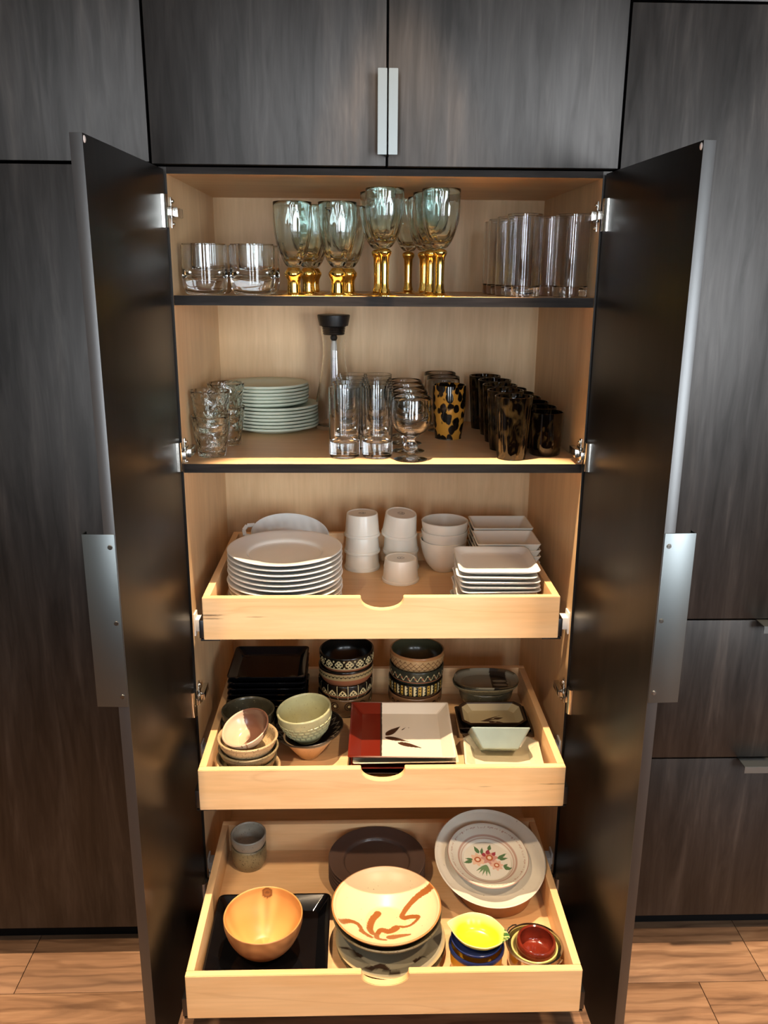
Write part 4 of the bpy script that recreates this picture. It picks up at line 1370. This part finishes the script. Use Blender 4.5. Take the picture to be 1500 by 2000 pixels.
tag(obj('dark_dish', me, None, (0.283, 0.088, F2 + 0.0003)), 'dark brown dish, lower of two under the wheat dish', 'dish', 'dark dishes under the wheat dish')
tag(obj('dark_dish', me, None, (0.279, 0.088, F2 + 0.0150)), 'dark brown dish, upper of two under the wheat dish', 'dish', 'dark dishes under the wheat dish')
# cream plate and pale blue bowl
me = sq_bowl(0.088, 0.070, 0.026, 0.005, 0.020, 0.74, CREAM, 'cream_plate')
me = dish_mesh('cream_plate', [(0.062, 0.050, 0.014, 0), (0.066, 0.053, 0.015, 0.0015), (0.090, 0.072, 0.020, 0.020), (0.090, 0.072, 0.020, 0.024), (0.086, 0.068, 0.020, 0.025), (0.064, 0.050, 0.016, 0.0065), (0.05, 0.04, 0.014, 0.006)], CREAM, 1, angle=20)
tag(obj('cream_plate', me, None, (0.279, -0.073, F2 + 0.0110), (R(2), R(1), R(-4))), 'cream cut-corner plate holding the pale blue bowl at the front', 'plate')
me = sq_bowl(0.088, 0.070, 0.022, 0.005, 0.006, 0.78, REDBR, 'red_brown_plate')
tag(obj('red_brown_plate', me, None, (0.282, -0.072, F2 + 0.0003), (0, 0, R(-3))), 'red-brown square plate underneath the cream cut-corner plate', 'plate')
me = dish_mesh('blue_bowl', [(0.038, 0.024, 0.004, 0), (0.042, 0.028, 0.004, 0.001), (0.068, 0.050, 0.005, 0.044), (0.068, 0.050, 0.005, 0.046), (0.063, 0.045, 0.005, 0.046), (0.040, 0.026, 0.004, 0.006), (0.030, 0.02, 0.004, 0.0055)], CELBLUE, 3, angle=25)
tag(obj('blue_bowl', me, None, (0.272, -0.066, F2 + 0.036), (R(-37), 0, R(-2))), 'pale blue glazed angular bowl tipped backward in the cream plate', 'bowl')

# ------------------------------------------------------------------ bottom tray
# two stacked cups
cp = spl([(0, 0.002), (0.030, 0.0), (0.036, 0.004), (0.0415, 0.018), (0.0430, 0.040), (0.0425, 0.058)], 5)
me = lathe_mesh('stoneware_cup', wall(cp, 0.0045, 0.008), GREYG, 64, angle=60)
tag(obj('stoneware_cup', me, None, (-0.330, -0.003, F3 + 0.0003)), 'olive speckled stoneware cup, lower of the two stacked in the back corner', 'cup')
cp2 = spl([(0, 0.002), (0.024, 0.0), (0.030, 0.003), (0.037, 0.012), (0.0425, 0.026), (0.0435, 0.044)], 5)
me = lathe_mesh('stoneware_cup', wall(cp2, 0.0045, 0.008), GREYL, 64, angle=60)
tag(obj('stoneware_cup', me, None, (-0.330, -0.003, F3 + 0.0465), (R(3), 0, 0)), 'light grey stoneware cup, upper of the two stacked in the back corner', 'cup')

# black tray
me = dish_mesh('black_tray', [(0.098, 0.090, 0.012, 0), (0.104, 0.096, 0.014, 0.001), (0.129, 0.122, 0.014, 0.026), (0.130, 0.123, 0.014, 0.029), (0.126, 0.119, 0.013, 0.029), (0.102, 0.094, 0.014, 0.0055), (0.09, 0.08, 0.014, 0.005)], BLACKG, 5, angle=30)
tag(obj('black_tray', me, None, (-0.252, -0.270, F3 + 0.0003)), 'glossy black square tray under the gourd bowl', 'tray')

# gourd bowl
gp = spl([(0, 0.0), (0.018, 0.0005), (0.040, 0.008), (0.062, 0.028), (0.076, 0.052), (0.0835, 0.076), (0.0845, 0.094)], 8)
me = lathe_mesh('gourd_bowl', wall(gp, 0.0028, 0.004), PAINTM, 160, angle=60)
def gourd(x, y, z, nx, ny, nz):
    r = np.hypot(x, y)
    th = np.arctan2(y, x)
    ins = (nx * x + ny * y) < 0
    n = len(x)
    streak = 0.5 + 0.5 * np.sin(th * 9 + 2.2 * np.sin(th * 4)) * np.sin(z * 30 + th * 2)
    a = np.array(srgb(206, 148, 84))
    b2 = np.array(srgb(222, 172, 104))
    c = a[None] * (1 - streak[:, None]) + b2[None] * streak[:, None]
    o_ = np.array(srgb(150, 98, 58))
    o2 = np.array(srgb(184, 128, 80))
    mo = 0.5 + 0.5 * np.sin(th * 7 + z * 90) * np.cos(z * 110 + 3 * np.sin(th * 5))
    co = o_[None] * (1 - mo[:, None]) + o2[None] * mo[:, None]
    c = np.where((ins | (nz > 0.5))[:, None], c, co)
    d = np.hypot((th - PI / 2) * 0.084, z - 0.080)
    c = mixp(c, ins & (d < 0.0125), srgb(150, 98, 52))
    c = mixp(c, ins & (np.abs(d - 0.011) < .0018), srgb(116, 74, 40))
    c = mixp(c, ins & (d < 0.004), srgb(120, 78, 44))
    return c
paint(me, gourd)
tag(obj('gourd_bowl', me, None, (-0.262, -0.292, F3 + 0.0062), (R(1), 0, 0)), 'orange dried gourd bowl standing in the black tray', 'bowl')

# brown plates
me = lathe_mesh('brown_plate', spl([(0, 0.002), (0.070, 0.0), (0.078, 0.003), (0.098, 0.008), (0.1155, 0.017)], 5) + [(0.1170, 0.0185), (0.1160, 0.0200)] + spl([(0.1145, 0.0200), (0.098, 0.0160), (0.082, 0.0130), (0.078, 0.0070), (0.070, 0.0045), (0, 0.0045)], 5), BROWNM, 96, angle=60)
for k in range(6):
    tag(obj('brown_plate', me, None, (-0.013, -0.0715, F3 + 0.0003 + 0.0099 * k)), f'satin dark brown plate, {ORD[5 - k]} of the stack at the bottom tray\'s back', 'plate', 'dark brown plates')

# speckled bowls with brush strokes on a flat plate
lp = [(0, 0.002), (0.066, 0.0), (0.074, 0.004), (0.112, 0.014), (0.1185, 0.018), (0.1195, 0.0205), (0.118, 0.0215), (0.110, 0.0185), (0.098, 0.0150), (0.084, 0.0105)]
lp += [(0.084 * (1 - k / 30), 0.0085) for k in range(1, 31)]
def lower_paint(x, y, z, nx, ny, nz):
    c = np.tile(np.array(srgb(150, 144, 124)), (len(x), 1))
    r = np.hypot(x, y)
    c = mixp(c, r > .113, srgb(176, 156, 116))
    D_ = srgb(58, 42, 32)
    c = mixp(c, seg2(x, y, [(-.052, -.088), (-.02, -.072), (.0, -.098), (.02, -.10)], .0075, .003), D_)
    c = mixp(c, seg2(x, y, [(-.105, -.028), (-.085, -.030), (-.065, -.045)], .003, .005), D_)
    c = mixp(c, seg2(x, y, [(.05, -.06), (.066, -.048)], .004, .002), D_)
    return c
me = lathe_mesh('flat_plate', lp, PAINTS, 160, angle=60)
paint(me, lower_paint)
tag(obj('flat_plate', me, None, (0.012, -0.290, F3 + 0.0155)), 'grey-green speckled plate with dark strokes beneath the brush-painted bowl', 'plate')
me = lathe_mesh('flat_plate', lp, GREYG, 80, angle=60)
tag(obj('flat_plate', me, None, (0.014, -0.288, F3 + 0.0003)), 'plain grey-brown plate at the bottom of the pile under the painted bowls', 'plate')
sp2 = [(0, 0.003), (0.034, 0.0), (0.038, 0.006), (0.064, 0.018), (0.095, 0.034), (0.113, 0.048), (0.1195, 0.057)]
sp2 = spl(sp2, 10)
bowlp = wall(sp2, 0.0055, 0.010)
def brush(x, y, z, nx, ny, nz):
    c = np.tile(np.array(srgb(226, 200, 160)), (len(x), 1))
    r = np.hypot(x, y)
    c = mixp(c, (nz < 0.1), srgb(178, 158, 112))
    ins = nz > 0.1
    c = mixp(c, ins & (r < 0.046), srgb(222, 192, 146))
    D_ = srgb(142, 84, 38)
    m = seg2(x, y, [(-.098, -.040), (-.082, -.022), (-.062, -.020), (-.052, -.040), (-.040, -.056)], 0.0068, 0.0041)
    m |= seg2(x, y, [(-.018, .022), (-.030, .004), (-.036, -.022), (-.030, -.040)], 0.0084, 0.0068)
    m |= seg2(x, y, [(-.054, -.042), (-.044, -.050), (-.034, -.058)], 0.0065, 0.0054)
    m |= seg2(x, y, [(-.022, -.042), (-.012, -.026), (.006, -.030), (.022, -.020)], 0.0054, 0.0081)
    m |= seg2(x, y, [(-.022, -.042), (-.020, -.060), (-.004, -.066)], 0.0061, 0.0047)
    m |= seg2(x, y, [(.010, -.052), (.030, -.052), (.048, -.056)], 0.0115, 0.0027)
    m |= seg2(x, y, [(.104, .052), (.076, .050), (.050, .034), (.036, .012), (.058, .004), (.070, -.006), (.052, -.020), (.030, -.016)], 0.0081, 0.0030)
    c = mixp(c, ins & m, D_)
    c = mixp(c, r > 0.1155, srgb(186, 130, 78))
    return c
# dense rings on the inside so that the strokes stay sharp
fine = []
for a_, b2 in zip(bowlp, bowlp[1:]):
    fine.append(a_)
    L_ = math.hypot(b2[0] - a_[0], b2[1] - a_[1])
    k = int(L_ / 0.0016)
    for i in range(1, k): fine.append((a_[0] + (b2[0] - a_[0]) * i / k, a_[1] + (b2[1] - a_[1]) * i / k))
fine.append(bowlp[-1])
me = lathe_mesh('brush_painted_bowl', fine, PAINTS, 300, angle=60)
paint(me, brush)
tag(obj('brush_painted_bowl', me, None, (0.003, -0.268, F3 + 0.0450), (R(1), R(0.5), 0)), 'wide cream speckled bowl with rust brush strokes, on top of its pile', 'bowl')
me = lathe_mesh('stoneware_bowl', wall(sp2, 0.0055, 0.010), GREYG, 96, angle=60)
tag(obj('stoneware_bowl', me, None, (0.005, -0.269, F3 + 0.0255)), 'olive speckled bowl directly under the brush-painted bowl', 'bowl')

# floral platter and bowl, leaning on a brown pot
pt = spl([(0, 0.0), (0.075, 0.0), (0.086, 0.006), (0.092, 0.03), (0.094, 0.052)], 4)
me = lathe_mesh('brown_pot', wall(pt, 0.006, 0.008), ceramic('brown_pot_glaze', srgb(150, 100, 60), 0.3, var=0.1), 72, angle=60)
tag(obj('brown_pot', me, None, (0.268, -0.118, F3 + 0.0003)), 'shallow brown pot mostly hidden underneath the white floral platter', 'pot')
pp = spl([(0, 0.001), (0.060, 0.0), (0.070, 0.003), (0.098, 0.012), (0.124, 0.026), (0.1315, 0.031)], 6)
me = lathe_mesh('white_platter', wall(pp, 0.0045, 0.006), ceramic('old_white_glaze', srgb(220, 212, 196), 0.16, srgb(190, 178, 156), 0.70, 120, 0.02), 120, angle=60)
PLOC = Vector((0.252, -0.108, F3 + 0.073))
tag(obj('white_platter', me, None, PLOC, (R(18), R(3), 0)), 'large round off-white platter holding the floral bowl, tilted on the brown pot', 'platter')
fp = [(0, 0.001), (0.050, 0.0), (0.058, 0.004), (0.080, 0.018), (0.094, 0.027), (0.0955, 0.0285), (0.0945, 0.0300), (0.090, 0.0285), (0.076, 0.0205), (0.060, 0.0120), (0.056, 0.0085)]
fp2 = []
for a_, b2 in zip(fp, fp[1:]):
    k = 3 if a_[0] < b2[0] else 7
    for i in range(k): fp2.append((a_[0] + (b2[0] - a_[0]) * i / k, a_[1] + (b2[1] - a_[1]) * i / k))
fp2 += [(0.056 * (1 - k / 45), 0.0080) for k in range(0, 46)]
def floral(x, y, z, nx, ny, nz):
    c = np.tile(np.array(srgb(212, 206, 192)), (len(x), 1))
    r = np.hypot(x, y)
    wob = 0.0
    for rr, wd in ((.0950, .0014), (.0850, .0010), (.0680, .0012), (.0625, .0007)):
        c = mixp(c, (np.abs(r + wob - rr) < wd) * 0.8, srgb(170, 128, 112))
    G, PK, RD, YL = srgb(84, 112, 76), srgb(192, 140, 128), srgb(150, 62, 72), srgb(206, 166, 104)
    fl = r < .060
    for cx, cy, rad, pc in ((-.022, .004, .019, srgb(214, 178, 152)), (.007, .008, .021, PK), (.020, -.014, .016, srgb(210, 170, 150))):
        a = np.arctan2(y - cy, x - cx)
        d = np.hypot(x - cx, y - cy)
        c = mixp(c, fl & (d < rad * (0.86 + 0.14 * np.cos(a * 8))), pc)
        c = mixp(c, fl & (d < rad * .42), RD if cx == .006 else srgb(168, 96, 64))
        c = mixp(c, fl & (d < rad * .22), srgb(222, 196, 170))
    for q in ((.004, .018, .016, .006, R(70)), (-.002, .012, .02, .005, R(120)), (.016, .014, .014, .005, R(50))): c = mixp(c, fl & leaf(x, y, *q), RD)
    for q in ((-.016, .022, .024, .0055, R(110)), (-.010, .020, .020, .004, R(75)), (.010, .030, .018, .005, R(70)), (-.036, .0, .022, .0055, R(190)), (-.034, .004, .018, .004, R(165)),
              (.026, .004, .030, .005, R(32)), (.030, .002, .022, .0045, R(10)), (.036, -.022, .020, .006, R(-12)), (.036, -.020, .014, .004, R(40))):
        c = mixp(c, fl & leaf(x, y, *q), G)
    for a_ in (-150, -135, -118, -100, -84): c = mixp(c, fl & leaf(x, y, -.004, -.012, .034, .0032, R(a_)), srgb(110, 136, 96))
    return c
me = lathe_mesh('floral_bowl', fp2, PAINT, 300, angle=60)
paint(me, floral)
tag(obj('floral_bowl', me, None, PLOC + Vector((-0.006, -0.012, 0.012)), (R(11), R(2), R(4))), 'off-white shallow bowl painted with a flower bouquet, lying in the platter', 'bowl')

# yellow pots with a lemon dish
pp = spl([(0, 0.0), (0.046, 0.0), (0.050, 0.003), (0.054, 0.03), (0.0555, 0.062)], 4)
t = empty('yellow_pot', (0.191, -0.354, F3 + 0.0003), 'yellow enamel pot with cobalt blue rim under the lemon dish', 'pot')
lathe('body', wall(pp, 0.003, 0.004, False), YELLOW, parent=t, segs=64, angle=60)
lathe('rim', [(0.0530, 0.062), (0.0562, 0.0605), (0.0585, 0.063), (0.0588, 0.068), (0.0565, 0.0725), (0.0535, 0.0715), (0.0525, 0.068), (0.0530, 0.062)], BLUE, parent=t, segs=64, angle=60)
db_ = bmesh.new()
for i in range(9):
    a = 2 * PI * i / 9 + 0.35
    for rr, zz, sz in ((0.0548, 0.044, 0.005), (0.0543, 0.034, 0.003)):
        bmesh.ops.create_icosphere(db_, subdivisions=1, radius=sz, matrix=Matrix.Rotation(a + (zz < .04) * .2, 4, 'Z') @ Matrix.Translation((rr - 0.0004, 0, zz)) @ Matrix.Diagonal((0.12, 1, 1, 1)))
o = obj('painted_dots', bm_mesh('painted_dots', db_, simple('rust_enamel', srgb(150, 60, 30), 0.3)), t)
t2 = empty('blue_bowl', (0.191, -0.354, F3 + 0.0735), 'cobalt blue bowl between the yellow pot and the lemon dish', 'bowl')
bb = spl([(0, 0.0), (0.030, 0.0), (0.044, 0.002), (0.052, 0.008), (0.0545, 0.014)], 4)
lathe('body', wall(bb, 0.003, 0.003), BLUE, parent=t2, segs=64, angle=60)
lm = [(0, 0.0), (0.35, 0.0), (0.62, 0.006), (0.88, 0.020), (1.0, 0.030), (0.985, 0.0325), (0.95, 0.031), (0.82, 0.021), (0.58, 0.009), (0.34, 0.005), (0, 0.0045)]
def lemon_warp(x, y, z):
    # pinch the two ends of the oval into points
    k = abs(x) / 0.064
    y2 = y * (1 - 0.42 * max(0, k - 0.35) ** 1.2)
    x2 = x * (1 + 0.12 * max(0, k - 0.55) / 0.45 * (1 - min(1, abs(y) / 0.02)))
    return (x2, y2, z + 0.10 * max(0, k - 0.7) * 0.06)
me = lathe_mesh('lemon_dish', spl(lm[:6], 6) + spl(lm[5:], 6)[1:], PAINT, 120, sx=0.060, sy=0.044, warp=lemon_warp, angle=60)
def lemon(x, y, z, nx, ny, nz):
    c = np.tile(np.array(srgb(240, 214, 40)), (len(x), 1))
    d = (x / .060) ** 2 + (y / .043) ** 2
    c = mixp(c, np.clip((d - .55) * 2.2, 0, .8) * (nz > -0.2), srgb(246, 240, 176))
    c = mixp(c, (nz < -0.1), srgb(240, 222, 110))
    c = mixp(c, (x > .052) & (np.abs(np.sin(y * 420 + x * 200)) > .35), srgb(60, 110, 60))
    return c
paint(me, lemon)
tag(obj('lemon_dish', me, None, (0.192, -0.354, F3 + 0.0770), (R(6), R(3), R(-16))), 'bright yellow lemon-shaped dish with green tip resting on the blue bowl', 'dish')

# steel bowl with wire handle and small bowls inside
t = empty('steel_bowl', (0.317, -0.338, F3 + 0.0003), 'stainless steel bowl with wire handles in the front right corner', 'bowl')
sb = spl([(0, 0.0), (0.044, 0.0), (0.052, 0.004), (0.056, 0.02), (0.057, 0.050)], 4)
lathe('body', sb + [(0.0605, 0.0515), (0.0605, 0.053), (0.0565, 0.0535)] + [(0.0555, 0.050), (0.0545, 0.02), (0.050, 0.006), (0, 0.003)], SSTEEL, parent=t, segs=64, angle=50)
for a0 in (R(128), R(-52)):
    bm = bmesh.new()
    pts = [Matrix.Rotation(a0, 4, 'Z') @ Vector(q) for q in ((0.058, -0.016, 0.046), (0.064, -0.014, 0.049), (0.0665, -0.006, 0.0505), (0.0665, 0.006, 0.0505), (0.064, 0.014, 0.049), (0.058, 0.016, 0.046))]
    for p0, p1 in zip(pts, pts[1:]):
        dd = p1 - p0
        bmesh.ops.create_cone(bm, cap_ends=True, segments=8, radius1=0.0018, radius2=0.0018, depth=dd.length * 1.15,
                              matrix=Matrix.Translation((p0 + p1) / 2) @ dd.to_track_quat('Z', 'Y').to_matrix().to_4x4())
    obj('handle', bm_mesh('handle', bm, SSTEEL), t)
yb_ = spl([(0, 0.0), (0.030, 0.0), (0.038, 0.004), (0.046, 0.022), (0.0495, 0.044)], 4)
tag(lathe('butter_bowl', wall(yb_, 0.004, 0.006), YCREAM, (0.318, -0.337, F3 + 0.0040), segs=64, angle=60), 'pale yellow bowl inside the steel bowl, around the red one', 'bowl')
rb_ = spl([(0, 0.0), (0.022, 0.0), (0.030, 0.003), (0.039, 0.014), (0.0425, 0.028), (0.0405, 0.042)], 5)
tag(lathe('red_bowl', wall(rb_, 0.0055, 0.009), REDBR, (0.320, -0.336, F3 + 0.0225), segs=64, angle=60, rot=(R(4), R(2), 0)), 'small glossy red-brown bowl on top inside the steel bowl', 'bowl')
